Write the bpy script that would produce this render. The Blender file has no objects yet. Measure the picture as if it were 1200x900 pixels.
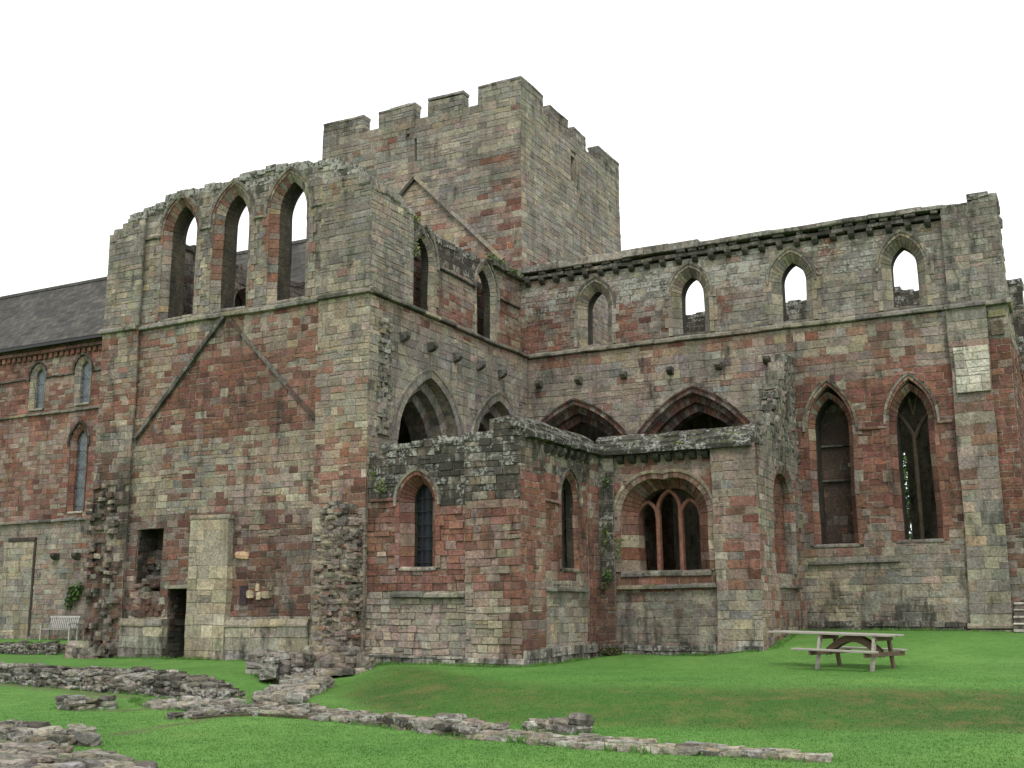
import bpy, math, random
import numpy as np
from mathutils import Vector, Matrix, noise
from mathutils.geometry import tessellate_polygon

# ------------------------------------------------------------------ camera, sky, sun, exposure
SC = bpy.context.scene
COL = SC.collection
YAW, PIT, ROL, FPX = 0.481549342, 0.195249970, -0.00507145776, 1334.3
fw = Vector((-math.sin(YAW) * math.cos(PIT), math.cos(YAW) * math.cos(PIT), math.sin(PIT)))
rt = fw.cross(Vector((0, 0, 1))).normalized()
up = rt.cross(fw)
r2 = rt * math.cos(ROL) + up * math.sin(ROL)
u2 = -rt * math.sin(ROL) + up * math.cos(ROL)
cd = bpy.data.cameras.new('camera')
cam = bpy.data.objects.new('camera', cd)
COL.objects.link(cam)
m = Matrix.Identity(4)
for i in range(3):
    m[i][0], m[i][1], m[i][2] = r2[i], u2[i], -fw[i]
m[2][3] = 1.6
cam.matrix_world = m
cd.sensor_width = 36.0
cd.lens = 36.0 * FPX / 1200.0
cd.clip_start = 0.1
cd.clip_end = 3000
SC.camera = cam

W = bpy.data.worlds.new("World")
SC.world = W
W.use_nodes = True
nt = W.node_tree
bg = nt.nodes['Background']
sky = nt.nodes.new('ShaderNodeTexSky')
sky.sky_type = 'NISHITA'
sky.sun_disc = False
SUN_EL, SUN_AZ = math.radians(52), math.radians(150)      # azimuth clockwise from +Y
sky.sun_elevation = SUN_EL
sky.sun_rotation = SUN_AZ
hs = nt.nodes.new('ShaderNodeHueSaturation')
hs.inputs['Saturation'].default_value = 0.12
nt.links.new(sky.outputs[0], hs.inputs['Color'])
cl = nt.nodes.new('ShaderNodeTexNoise')
cl.inputs['Scale'].default_value = 2.2
cl.inputs['Detail'].default_value = 3
tc = nt.nodes.new('ShaderNodeTexCoord')
nt.links.new(tc.outputs['Generated'], cl.inputs['Vector'])
cr = nt.nodes.new('ShaderNodeValToRGB')
cr.color_ramp.elements[0].position = 0.35
cr.color_ramp.elements[0].color = (11.2, 11.5, 11.8, 1)
cr.color_ramp.elements[1].position = 0.65
cr.color_ramp.elements[1].color = (13.5, 13.5, 13.4, 1)
nt.links.new(cl.outputs[0], cr.inputs[0])
mx = nt.nodes.new('ShaderNodeMixRGB')
mx.inputs[0].default_value = 0.9
nt.links.new(hs.outputs[0], mx.inputs[1])
nt.links.new(cr.outputs[0], mx.inputs[2])
nt.links.new(mx.outputs[0], bg.inputs[0])
bg.inputs[1].default_value = 0.095

sd = bpy.data.lights.new('sun', 'SUN')
sd.energy = 1.3
sd.angle = math.radians(18)
sd.color = (1.0, 0.97, 0.92)
sun = bpy.data.objects.new('sun', sd)
COL.objects.link(sun)
sun.rotation_euler = (math.pi / 2 - SUN_EL, 0, math.pi - SUN_AZ)
sdir = Vector((math.sin(SUN_AZ) * math.cos(SUN_EL), math.cos(SUN_AZ) * math.cos(SUN_EL), math.sin(SUN_EL)))
sun.rotation_euler = sdir.to_track_quat('Z', 'Y').to_euler()

SC.view_settings.view_transform = 'Standard'
SC.view_settings.look = 'None'
SC.view_settings.gamma = 1
SC.view_settings.exposure = 0.40
SC.cycles.use_denoising = True
SC.cycles.max_bounces = 5
SC.cycles.diffuse_bounces = 4

# ------------------------------------------------------------------ helpers
GAIN = 1.12          # photo sRGB -> stone albedo factor
def lin(c):
    c = c / 255.0
    return c / 12.92 if c <= 0.04045 else ((c + 0.055) / 1.055) ** 2.4
def rgb(t, k=1.0):
    return tuple(min(0.85, lin(x) * GAIN * k) for x in t)

PAL = {
    'r': [(120, 80, 69), (128, 88, 76), (108, 72, 63), (138, 99, 86), (98, 66, 58), (124, 83, 67)],
    'd': [(92, 64, 56), (100, 72, 62), (82, 59, 53), (106, 77, 67)],
    'g': [(133, 127.5, 116), (119, 114.5, 106), (149, 143, 130), (130, 126.5, 123), (107, 103.5, 98), (136, 130, 115)],
    'b': [(156, 144, 118), (166, 154, 130), (146, 134, 108), (172, 161, 138), (152, 133, 104), (144, 136, 113)],
    'p': [(144, 122, 109), (134, 112, 101), (154, 134, 119), (140, 123, 114)],
    'k': [(70, 68, 62), (58, 56, 50), (82, 78, 70)],
    'w': [(186, 180, 164), (176, 172, 158)],
}

class Fr:
    """a wall plane: u runs along it, z up, d outwards. 'x': faces -Y at y=c; 'y': faces +X at x=c"""
    def __init__(s, axis, c):
        s.a, s.c = axis, c
    def P(s, u, z, d=0.0):
        x, y = (u, s.c - d) if s.a == 'x' else (s.c + d, u)
        k = noise.noise_vector(Vector((x * .42, y * .42, z * .6))) * .040      # old walls are never quite true
        k2 = noise.noise_vector(Vector((x * 1.7 + 9, y * 1.7, z * 1.9))) * .014
        return (x + (k.x + k2.x), y + (k.y + k2.y) * .6, z + k.z + k2.z)

class MB:
    def __init__(s):
        s.v, s.f, s.c, s.q = [], [], [], []
        s.runs = []
    def run(s):
        s.runs.append(len(s.f))
    def add(s, verts, faces, col, li=0.0, di=0.0):
        n = len(s.v)
        s.v += verts
        for f in faces:
            s.f.append([i + n for i in f])
            s.c.append((col[0], col[1], col[2], 1.0))
            s.q.append((li, di, 0.0, 1.0))

def material_dummy(): pass

def build(name, mb, mat, parent=None, **props):
    if getattr(mb, 'runs', None) and len(mb.runs) > 1:
        o = None; fv = {}
        for k, (f0, f1) in enumerate(zip(mb.runs, mb.runs[1:] + [len(mb.f)])):
            if f1 <= f0: continue
            sub = MB(); used = sorted({i for f in mb.f[f0:f1] for i in f}); mp = {v: i for i, v in enumerate(used)}
            sub.v = [mb.v[i] for i in used]; sub.f = [[mp[i] for i in f] for f in mb.f[f0:f1]]; sub.c = mb.c[f0:f1]; sub.q = mb.q[f0:f1]
            o = build(name, sub, mat, parent, **props)
        return o
    me = bpy.data.meshes.new(name)
    off = Vector(parent['_w']) if parent is not None and '_w' in parent else Vector((0, 0, 0))
    vs = [(x - off[0], y - off[1], z - off[2]) for x, y, z in mb.v]
    me.from_pydata(vs, [], mb.f)
    if mb.c:
        a = me.attributes.new('col', 'FLOAT_COLOR', 'FACE')
        a.data.foreach_set('color', np.array(mb.c, dtype=np.float32).ravel())
        a = me.attributes.new('stain_and_shade', 'FLOAT_COLOR', 'FACE')
        a.data.foreach_set('color', np.array(mb.q, dtype=np.float32).ravel())
    me.materials.append(mat)
    me.update()
    o = bpy.data.objects.new(name, me)
    COL.objects.link(o)
    if parent is not None:
        o.parent = parent
        o['_w'] = list(off)
    for k, v in props.items():
        o[k] = v
    return o

def thing(name, label, cat, loc, group=None):
    o = bpy.data.objects.new(name, None)
    o.empty_display_size = 0.3
    COL.objects.link(o)
    o.location = loc
    o['label'] = label
    o['category'] = cat
    o['_w'] = list(loc)
    if group:
        o['group'] = group
    return o

def tag(o, label, cat, group=None):
    o['label'] = label
    o['category'] = cat
    if group:
        o['group'] = group
    return o

def copy_part(o, parent, off):
    c = o.copy()
    COL.objects.link(c)
    c.parent = parent
    c.location = o.location + Vector(off)
    return c

# ------------------------------------------------------------------ materials
def newmat(name):
    mt = bpy.data.materials.new(name)
    mt.use_nodes = True
    t = mt.node_tree
    return mt, t, t.nodes['Principled BSDF']
def N(t, kind, **kw):
    n = t.nodes.new(kind)
    for k, v in kw.items():
        if k in n.inputs:
            n.inputs[k].default_value = v
        else:
            setattr(n, k, v)
    return n
def ramp(t, src, a, b, ca=(0, 0, 0, 1), cb=(1, 1, 1, 1)):
    r = t.nodes.new('ShaderNodeValToRGB')
    r.color_ramp.elements[0].position = a
    r.color_ramp.elements[1].position = b
    r.color_ramp.elements[0].color = ca
    r.color_ramp.elements[1].color = cb
    t.links.new(src, r.inputs[0])
    return r.outputs[0]
def mixc(t, f, a, b, mode='MIX'):
    n = t.nodes.new('ShaderNodeMixRGB')
    n.blend_type = mode
    for i, x in enumerate((f, a, b)):
        if isinstance(x, (int, float)):
            n.inputs[i].default_value = x if i == 0 else (x, x, x, 1)
        elif isinstance(x, tuple):
            n.inputs[i].default_value = x
        else:
            t.links.new(x, n.inputs[i])
    return n.outputs[0]
def mth(t, op, a, b=None, clamp=False):
    n = t.nodes.new('ShaderNodeMath')
    n.operation = op
    n.use_clamp = clamp
    for i, x in enumerate((a, b)):
        if x is None: continue
        if isinstance(x, (int, float)): n.inputs[i].default_value = x
        else: t.links.new(x, n.inputs[i])
    return n.outputs[0]

def stone_material():
    mt, t, b = newmat('weathered_sandstone')
    L = t.links.new
    geo = N(t, 'ShaderNodeNewGeometry')
    pos = geo.outputs['Position']
    at = N(t, 'ShaderNodeAttribute'); at.attribute_name = 'col'
    st = N(t, 'ShaderNodeAttribute'); st.attribute_name = 'stain_and_shade'
    sp = N(t, 'ShaderNodeSeparateXYZ'); L(st.outputs['Vector'], sp.inputs[0])
    li, di = sp.outputs[0], sp.outputs[1]
    def noise_(scale, detail=4, rough=0.6):
        n = N(t, 'ShaderNodeTexNoise', Scale=scale, Detail=detail, Roughness=rough)
        L(pos, n.inputs['Vector'])
        return n.outputs[0]
    n_big, n_mid, n_fine, n_gr = noise_(0.55, 3), noise_(3.5, 5, .65), noise_(14, 4, .65), noise_(60, 3, .7)
    c = at.outputs['Color']
    c = mixc(t, 1.0, c, ramp(t, n_big, .3, .7, (.80, .80, .80, 1), (1.14, 1.14, 1.14, 1)), 'MULTIPLY')
    c = mixc(t, 1.0, c, ramp(t, n_mid, .28, .72, (.70, .71, .73, 1), (1.24, 1.22, 1.19, 1)), 'MULTIPLY')
    c = mixc(t, 1.0, c, ramp(t, n_fine, .3, .7, (.70, .70, .70, 1), (1.24, 1.24, 1.24, 1)), 'MULTIPLY')
    c = mixc(t, 1.0, c, ramp(t, n_gr, .3, .7, (.72, .72, .72, 1), (1.24, 1.24, 1.24, 1)), 'MULTIPLY')
    # green-grey algae tint in broad patches
    alg = ramp(t, noise_(1.1, 4), .5, .72)
    c = mixc(t, mth(t, 'MULTIPLY', alg, .10), c, (.17, .16, .12, 1))
    # dark weathering crust, which also carries shade painted on window reveals
    mp = N(t, 'ShaderNodeMapping'); mp.inputs['Scale'].default_value = (1.8, 1.8, .55); L(pos, mp.inputs['Vector'])
    nd = N(t, 'ShaderNodeTexNoise', Scale=1.6, Detail=6, Roughness=.72); L(mp.outputs[0], nd.inputs['Vector'])
    dk = mth(t, 'ADD', nd.outputs[0], mth(t, 'MULTIPLY', di, .34))
    dk = ramp(t, dk, .585, .75)
    c = mixc(t, mth(t, 'MULTIPLY', dk, .86), c, (.035, .034, .028, 1))
    ms = N(t, 'ShaderNodeMapping'); ms.inputs['Scale'].default_value = (1.5, 1.5, .16); L(pos, ms.inputs['Vector'])
    ns = N(t, 'ShaderNodeTexNoise', Scale=1.3, Detail=5, Roughness=.7); L(ms.outputs[0], ns.inputs['Vector'])
    stk = mth(t, 'MULTIPLY', ramp(t, ns.outputs[0], .50, .66), ramp(t, n_mid, .3, .6))
    c = mixc(t, mth(t, 'MULTIPLY', stk, .55), c, (.045, .040, .033, 1))
    # pale lichen spots
    vo = N(t, 'ShaderNodeTexVoronoi', Scale=9.0); L(pos, vo.inputs['Vector'])
    spot = ramp(t, vo.outputs['Distance'], .14, .30, (1, 1, 1, 1), (0, 0, 0, 1))
    nl = ramp(t, mth(t, 'ADD', noise_(2.6, 6, .75), mth(t, 'MULTIPLY', li, .20)), .62, .70)
    nl2 = ramp(t, mth(t, 'ADD', noise_(11, 5, .75), mth(t, 'MULTIPLY', li, .08)), .55, .62)
    lf = mth(t, 'MULTIPLY', nl, mth(t, 'MAXIMUM', spot, nl2))
    c = mixc(t, mth(t, 'MULTIPLY', lf, .72), c, (.40, .40, .36, 1))
    # moss on upward faces
    sn = N(t, 'ShaderNodeSeparateXYZ'); L(geo.outputs['Normal'], sn.inputs[0])
    mo = mth(t, 'MULTIPLY', ramp(t, sn.outputs[2], .5, .9), ramp(t, noise_(3.1, 5, .7), .5, .62))
    c = mixc(t, mth(t, 'MULTIPLY', mo, .7), c, (.085, .10, .03, 1))
    L(c, b.inputs['Base Color'])
    b.inputs['Roughness'].default_value = .93
    b.inputs['Specular IOR Level'].default_value = .2
    h = mth(t, 'ADD', mth(t, 'MULTIPLY', n_mid, .5), mth(t, 'ADD', mth(t, 'MULTIPLY', n_fine, .35), mth(t, 'MULTIPLY', n_gr, .15)))
    bp = N(t, 'ShaderNodeBump'); bp.inputs['Strength'].default_value = .9; bp.inputs['Distance'].default_value = .06
    L(h, bp.inputs['Height']); L(bp.outputs[0], b.inputs['Normal'])
    return mt
STONE = stone_material()

def simple(name, col, rough=.6, nscale=8, amt=.3, stretch=None, bump=.2, bdist=.01, spec=.3):
    mt, t, b = newmat(name)
    tcn = N(t, 'ShaderNodeTexCoord')
    mp = N(t, 'ShaderNodeMapping')
    if stretch: mp.inputs['Scale'].default_value = stretch
    t.links.new(tcn.outputs['Object'], mp.inputs['Vector'])
    n = N(t, 'ShaderNodeTexNoise', Scale=nscale, Detail=5, Roughness=.65)
    t.links.new(mp.outputs[0], n.inputs['Vector'])
    c = mixc(t, 1.0, (col[0], col[1], col[2], 1), ramp(t, n.outputs[0], .3, .7, (1 - amt,) * 3 + (1,), (1 + amt,) * 3 + (1,)), 'MULTIPLY')
    t.links.new(c, b.inputs['Base Color'])
    b.inputs['Roughness'].default_value = rough
    b.inputs['Specular IOR Level'].default_value = spec
    bp = N(t, 'ShaderNodeBump'); bp.inputs['Strength'].default_value = bump; bp.inputs['Distance'].default_value = bdist
    t.links.new(n.outputs[0], bp.inputs['Height']); t.links.new(bp.outputs[0], b.inputs['Normal'])
    return mt

def slate_material():
    mt, t, b = newmat('slate_roof')
    L = t.links.new
    geo = N(t, 'ShaderNodeNewGeometry')
    s = N(t, 'ShaderNodeSeparateXYZ'); L(geo.outputs['Position'], s.inputs[0])
    cm = N(t, 'ShaderNodeCombineXYZ'); L(s.outputs[0], cm.inputs[0])
    L(mth(t, 'MULTIPLY', s.outputs[2], 1.38), cm.inputs[1])
    br = N(t, 'ShaderNodeTexBrick', Scale=1.0)
    br.inputs['Brick Width'].default_value = .32; br.inputs['Row Height'].default_value = .24
    br.inputs['Mortar Size'].default_value = .012
    br.inputs['Color1'].default_value = (.040, .040, .040, 1); br.inputs['Color2'].default_value = (.085, .080, .074, 1)
    br.inputs['Mortar'].default_value = (.03, .03, .03, 1)
    L(cm.outputs[0], br.inputs['Vector'])
    n = N(t, 'ShaderNodeTexNoise', Scale=.8, Detail=6, Roughness=.7); L(geo.outputs['Position'], n.inputs['Vector'])
    c = mixc(t, 1.0, br.outputs[0], ramp(t, n.outputs[0], .3, .7, (.6, .6, .6, 1), (1.5, 1.46, 1.36, 1)), 'MULTIPLY')
    L(c, b.inputs['Base Color']); b.inputs['Roughness'].default_value = .85; b.inputs['Specular IOR Level'].default_value = .2
    bp = N(t, 'ShaderNodeBump'); bp.inputs['Strength'].default_value = .6; bp.inputs['Distance'].default_value = .03
    L(br.outputs['Fac'], bp.inputs['Height']); bp.invert = True; L(bp.outputs[0], b.inputs['Normal'])
    return mt
SLATE = slate_material()

def glass_material():
    mt, t, b = newmat('leaded_glass')
    L = t.links.new
    geo = N(t, 'ShaderNodeNewGeometry')
    s = N(t, 'ShaderNodeSeparateXYZ'); L(geo.outputs['Position'], s.inputs[0])
    u = mth(t, 'ADD', s.outputs[0], s.outputs[1])
    a = mth(t, 'ADD', u, s.outputs[2]); c2 = mth(t, 'SUBTRACT', u, s.outputs[2])
    def line(x, k, w):
        f = mth(t, 'FRACT', mth(t, 'MULTIPLY', x, k))
        return mth(t, 'LESS_THAN', mth(t, 'ABSOLUTE', mth(t, 'SUBTRACT', f, .5)), w)
    ln = mth(t, 'MAXIMUM', mth(t, 'MAXIMUM', line(a, 4.5, .05), line(c2, 4.5, .05)), line(s.outputs[2], 1.25, .03))
    n = N(t, 'ShaderNodeTexNoise', Scale=5, Detail=2); L(geo.outputs['Position'], n.inputs['Vector'])
    c = ramp(t, n.outputs[0], .35, .65, (.05, .065, .075, 1), (.12, .145, .16, 1))
    c = mixc(t, ln, c, (.02, .02, .02, 1))
    L(c, b.inputs['Base Color'])
    b.inputs['Roughness'].default_value = .28
    bp = N(t, 'ShaderNodeBump'); bp.inputs['Strength'].default_value = .25; bp.inputs['Distance'].default_value = .02
    L(n.outputs[0], bp.inputs['Height']); L(bp.outputs[0], b.inputs['Normal'])
    return mt
GLASS = glass_material()
DARKGLASS = simple('dark_leaded_glass', (.012, .016, .022), rough=.45, nscale=6, amt=.3)
IRON = simple('black_painted_iron', (.025, .025, .027), rough=.45)
TIMBER = simple('weathered_timber', (.30, .275, .24), rough=.8, nscale=5, amt=.28, stretch=(1, 9, 9), bump=.4)
TIMBER_DARK = simple('brown_timber', (.13, .085, .06), rough=.8, nscale=5, amt=.28, stretch=(1, 9, 9), bump=.4)
TEAK = simple('silvered_teak', (.36, .35, .33), rough=.8, nscale=6, amt=.25, bump=.3)
BARK = simple('bark', (.09, .07, .05), rough=.95, nscale=12, amt=.4, bump=.6, bdist=.03)
def leaf_material(name, a, bcol):
    mt, t, b = newmat(name)
    at = N(t, 'ShaderNodeAttribute'); at.attribute_name = 'col'
    t.links.new(at.outputs['Color'], b.inputs['Base Color'])
    b.inputs['Roughness'].default_value = .6
    return mt
LEAF = leaf_material('leaf', None, None)

def grass_color(t, pos):
    L = t.links.new
    def nz(sc, d=4, r=.6, st=None):
        v = pos
        if st:
            mp = N(t, 'ShaderNodeMapping'); mp.inputs['Scale'].default_value = st; L(pos, mp.inputs['Vector']); v = mp.outputs[0]
        n = N(t, 'ShaderNodeTexNoise', Scale=sc, Detail=d, Roughness=r); L(v, n.inputs['Vector']); return n.outputs[0]
    c = ramp(t, nz(.45, 4), .3, .7, (.076, .172, .038, 1), (.112, .234, .054, 1))
    c = mixc(t, 1.0, c, ramp(t, nz(4.5, 6, .75), .3, .7, (.76, .79, .74, 1), (1.25, 1.2, 1.2, 1)), 'MULTIPLY')
    at = N(t, 'ShaderNodeAttribute'); at.attribute_name = 'dry'
    dry = mth(t, 'MULTIPLY', ramp(t, nz(1.7, 6, .75, (1, 1, 1)), .47, .62), at.outputs['Fac'], True)
    c = mixc(t, mth(t, 'MULTIPLY', at.outputs['Fac'], .85), c, (.036, .078, .016, 1))
    c = mixc(t, mth(t, 'MULTIPLY', dry, .75), c, (.125, .112, .04, 1))
    dry2 = mth(t, 'MULTIPLY', ramp(t, nz(.9, 6, .8), .56, .7), .35)
    c = mixc(t, dry2, c, (.17, .20, .05, 1))
    c = mixc(t, mth(t, 'MULTIPLY', ramp(t, nz(.16, 3, .5), .45, .6), .35), c, (.055, .16, .026, 1))
    return c, nz
def grass_material():
    mt, t, b = newmat('lawn')
    geo = N(t, 'ShaderNodeNewGeometry')
    c, nz = grass_color(t, geo.outputs['Position'])
    at = N(t, 'ShaderNodeAttribute'); at.attribute_name = 'mud'
    mud = mth(t, 'MULTIPLY', ramp(t, nz(3.0, 5, .7), .35, .6), at.outputs['Fac'], True)
    c = mixc(t, mud, c, (.12, .095, .065, 1))
    t.links.new(c, b.inputs['Base Color'])
    b.inputs['Roughness'].default_value = .9
    b.inputs['Specular IOR Level'].default_value = .15
    bp = N(t, 'ShaderNodeBump'); bp.inputs['Strength'].default_value = .4; bp.inputs['Distance'].default_value = .03
    t.links.new(nz(28, 4, .75), bp.inputs['Height']); t.links.new(bp.outputs[0], b.inputs['Normal'])
    return mt
GRASS = grass_material()

# ------------------------------------------------------------------ masonry generators
def pick(R, w, bright=1.0):
    ks = list(w.keys()); tot = sum(w.values()); x = R.random() * tot
    for k in ks:
        x -= w[k]
        if x <= 0: break
    c = R.choice(PAL[k]); j = R.uniform(.85, 1.15) * bright
    mean = [sum(w[q] * sum(t[i] for t in PAL[q]) / len(PAL[q]) for q in ks) / tot for i in range(3)]
    f = .5 if R.random() < .88 else .95
    c = [c[i] * f + mean[i] * (1 - f) for i in range(3)]
    g_ = sum(c) / 3
    c = [g_ + (v - g_) * (.98 if k in 'rd' else .82) for v in c]
    return rgb((c[0] + R.uniform(-3, 3), c[1] + R.uniform(-3, 3), c[2] + R.uniform(-3, 3)), j)

MORTAR = rgb((146, 139, 124), 1.0)

def block(mb, fr, R, u0, u1, z0, z1, df, db, col, li=0, di=0, cham=.009, jit=.007):
    j = lambda s=jit: R.uniform(-s, s)
    q = [(u0, z0), (u1, z0), (u1, z1), (u0, z1)]
    cc = [(u0 + cham, z0 + cham), (u1 - cham, z0 + cham), (u1 - cham, z1 - cham), (u0 + cham, z1 - cham)]
    q = [(a + j(), b + j()) for a, b in q]
    vs = [fr.P(a, b, db) for a, b in q]
    vs += [fr.P(a, b, df - cham * .9) for a, b in q]
    vs += [fr.P(a + j(), b + j(), df + j()) for a, b in cc]
    fs = [(8, 9, 10, 11)]
    for i in range(4):
        k = (i + 1) % 4
        fs += [(i, k, 4 + k, 4 + i), (4 + i, 4 + k, 8 + k, 8 + i)]
    mb.add(vs, fs, col, li, di)

def arch_c(a, h):
    c = (h * h - a * a) / (2 * a)
    return c, a + c

def arch_seg(a, h, m):
    q = math.hypot(1, m); s_, c_ = m / q, 1 / q
    r = (a * a + h * h) / (2 * (h * c_ - a * s_))
    return -r * s_, h - r * c_, r

def arch_hw(z, zs, a, h, m=None):
    if z <= zs: return a
    if z >= zs + h: return 0
    if m is not None:
        x0, z0, r = arch_seg(a, h, m)
        return max(0, x0 + math.sqrt(max(0, r * r - (z - zs - z0) ** 2)))
    c, r = arch_c(a, h)
    return max(0, -c + math.sqrt(max(0, r * r - (z - zs) ** 2)))

def arch_side(a, h, n, m=None):
    """n+1 points of the right half, from the springing (a,0) up to the apex (0,h)"""
    if m is not None:
        x0, z0, r = arch_seg(a, h, m)
        t0, t1 = math.atan2(-z0, a - x0), math.atan2(h - z0, -x0)
        return [(x0 + r * math.cos(t0 + (t1 - t0) * i / n), z0 + r * math.sin(t0 + (t1 - t0) * i / n)) for i in range(n + 1)]
    c, r = arch_c(a, h)
    th = math.atan2(h, c) if abs(c) > 1e-6 else math.pi / 2
    return [(-c + r * math.cos(th * i / n), r * math.sin(th * i / n)) for i in range(n + 1)]

class Op:
    """an opening of a wall: centre, bottom, springing, half width, arch rise, width of its surround"""
    def __init__(s, uc, zb, zs, a, h, w=.25, rect=False, m=None):
        s.m = m
        s.uc, s.zb, s.zs, s.a, s.h, s.w, s.rect = uc, zb, zs, a, h, w, rect
    def iv(s, z0, z1):
        if s.rect:
            if z1 <= s.zb + .04 or z0 >= s.zs - .04: return None
            return (s.uc - s.a, s.uc + s.a)
        zm = (z0 + z1) / 2
        if zm <= s.zb - (0.04 if s.w else 0) or z0 >= s.zs + s.h + s.w * .8: return None
        hw = arch_hw(max(zm, s.zb), s.zs, s.a + s.w * .75, s.h + s.w * .75, s.m)
        if hw <= .02: return None
        return (s.uc - hw, s.uc + hw)
    def loop(s):
        if s.rect:
            return [(s.uc - s.a, s.zb), (s.uc - s.a, s.zs), (s.uc + s.a, s.zs), (s.uc + s.a, s.zb)]
        a, h = s.a, s.h
        r = arch_side(a, h, 8, s.m)
        L = [(s.uc - x, s.zs + z) for x, z in r] + [(s.uc + x, s.zs + z) for x, z in r[::-1][1:]]
        return [(s.uc - a, s.zb)] + L + [(s.uc + a, s.zb)]

def prof(pts):
    def f(u):
        if u <= pts[0][0]: return pts[0][1]
        for (a, b), (c, d) in zip(pts, pts[1:]):
            if u <= c: return b + (d - b) * (u - a) / (c - a + 1e-9)
        return pts[-1][1]
    return f

def core(mb, fr, outline, holes, thick, col, d0=0.0):
    loops = [outline] + holes
    P2 = [p for l in loops for p in l]
    tris = tessellate_polygon([[Vector((p[0], p[1], 0)) for p in l] for l in loops])
    n = len(P2)
    vs = [fr.P(u, z, d0) for u, z in P2] + [fr.P(u, z, -thick) for u, z in P2]
    fs = []
    for a, b, c in tris:
        (x1, y1), (x2, y2), (x3, y3) = P2[a], P2[b], P2[c]
        if (x2 - x1) * (y3 - y1) - (x3 - x1) * (y2 - y1) < 0: b, c = c, b
        fs.append((a, b, c)); fs.append((a + n, c + n, b + n))
    k = 0
    for li_, l in enumerate(loops):
        area = sum(l[i][0] * l[(i + 1) % len(l)][1] - l[(i + 1) % len(l)][0] * l[i][1] for i in range(len(l)))
        flip = (area < 0) != (li_ > 0)
        for i in range(len(l)):
            a, b = k + i, k + (i + 1) % len(l)
            f = (b, a, a + n, b + n) if not flip else (a, b, b + n, a + n)
            fs.append(f)
        k += len(l)
    mb.add(vs, fs, col, .1, .2)

def coursed(mb, fr, R, u0, u1, z0, topf, ops, fn, rowh=(.15, .23), blen=(.2, .48), proud=(.004, .022), db=-.06, maxz=None):
    z = z0
    mz = maxz if maxz is not None else max(topf(u0 + (u1 - u0) * i / 40) for i in range(41)) + .05
    while z < mz:
        h = R.uniform(*rowh); z1 = min(z + h, mz)
        if mz - z1 < .1: z1 = mz
        ivs = [(u0, u1)]
        for o in ops:
            iv = o.iv(z, z1)
            if iv:
                new = []
                for a, b in ivs:
                    if iv[1] <= a or iv[0] >= b: new.append((a, b)); continue
                    if iv[0] - a > .05: new.append((a, iv[0]))
                    if b - iv[1] > .05: new.append((iv[1], b))
                ivs = new
        for a, b in ivs:
            u = a
            first = True
            while u < b - .02:
                l = R.uniform(*blen) * (R.uniform(.5, 1) if first else 1)
                first = False
                e = u + l
                if b - e < blen[0] * .6: e = b
                um = (u + e) / 2; t = topf(um)
                zz = min(z1, t)
                if zz - z > .07:
                    w, li, di, br, drop = fn(um, (z + zz) / 2, R)
                    if R.random() >= drop:
                        g = .0065
                        zc = (z + zz) / 2; so = fr.c * 3.1
                        w = {k_: v_ * math.exp(2.2 * noise.noise(Vector((um * .75 + so, zc * 1.0, ord(k_) * 1.37)))) for k_, v_ in w.items()}
                        br *= 1 + .22 * noise.noise(Vector((um * .5 + so, zc * .6, 7.7)))
                        di += .30 * max(0, noise.noise(Vector((um * .8 + so, zc * .45, 3.3))))
                        li *= R.uniform(.3, 1.25); di *= R.uniform(.45, 1.25)
                        if proud[0] > -.02 or db > -.09:
                            dm = -.004 if proud[0] >= 0 else -.03
                            mb.add([fr.P(u, z, dm), fr.P(e, z, dm), fr.P(e, zz, dm), fr.P(u, zz, dm)], [(0, 1, 2, 3)], MORTAR if br > .85 else tuple(x * .7 for x in MORTAR), .1, .25)
                        gl = (z + zz) / 2 - .35
                        if gl < 1.6: di += .38 * math.exp(-max(0, zc - ground_z(*fr.P(um, 0)[:2])) / .28)
                        q_ = R.random()
                        if q_ < .13 and zz - z > .15:
                            zm_ = z + (zz - z) * R.uniform(.4, .6); um_ = u + (e - u) * R.uniform(.35, .65)
                            cells = [(u, e, z, zm_), (u, um_, zm_, zz), (um_, e, zm_, zz)] if q_ < .06 and e - u > .3 else [(u, e, z, zm_), (u, e, zm_, zz)]
                        elif q_ < .2 and e - u > .34:
                            um_ = u + (e - u) * R.uniform(.35, .65); cells = [(u, um_, z, zz), (um_, e, z, zz)]
                        else: cells = [(u, e, z, zz)]
                        for a_, b_, c_, d_ in cells:
                            pr_ = R.uniform(*proud)
                            if R.random() < .04: pr_ -= R.uniform(.01, .03)
                            block(mb, fr, R, a_ + g, b_ - g, c_ + g, d_ - g, pr_, db, pick(R, w, br), li, di)
                u = e
        z = z1

def capstones(mb, fr, R, u0, u1, topf, thick, fn, ln=(.22, .5), hh=(.03, .16)):
    u = u0
    while u < u1 - .05:
        e = min(u + R.uniform(*ln), u1)
        if u1 - e < .12: e = u1
        t = topf((u + e) / 2)
        w, li, di, br, drop = fn((u + e) / 2, t, R)
        block(mb, fr, R, u, e, t - .12, t + R.uniform(*hh), .03 + R.uniform(-.03, .03), -thick - .02, pick(R, w, br), li + .3, di + .2, cham=.02, jit=.02)
        u = e

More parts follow.
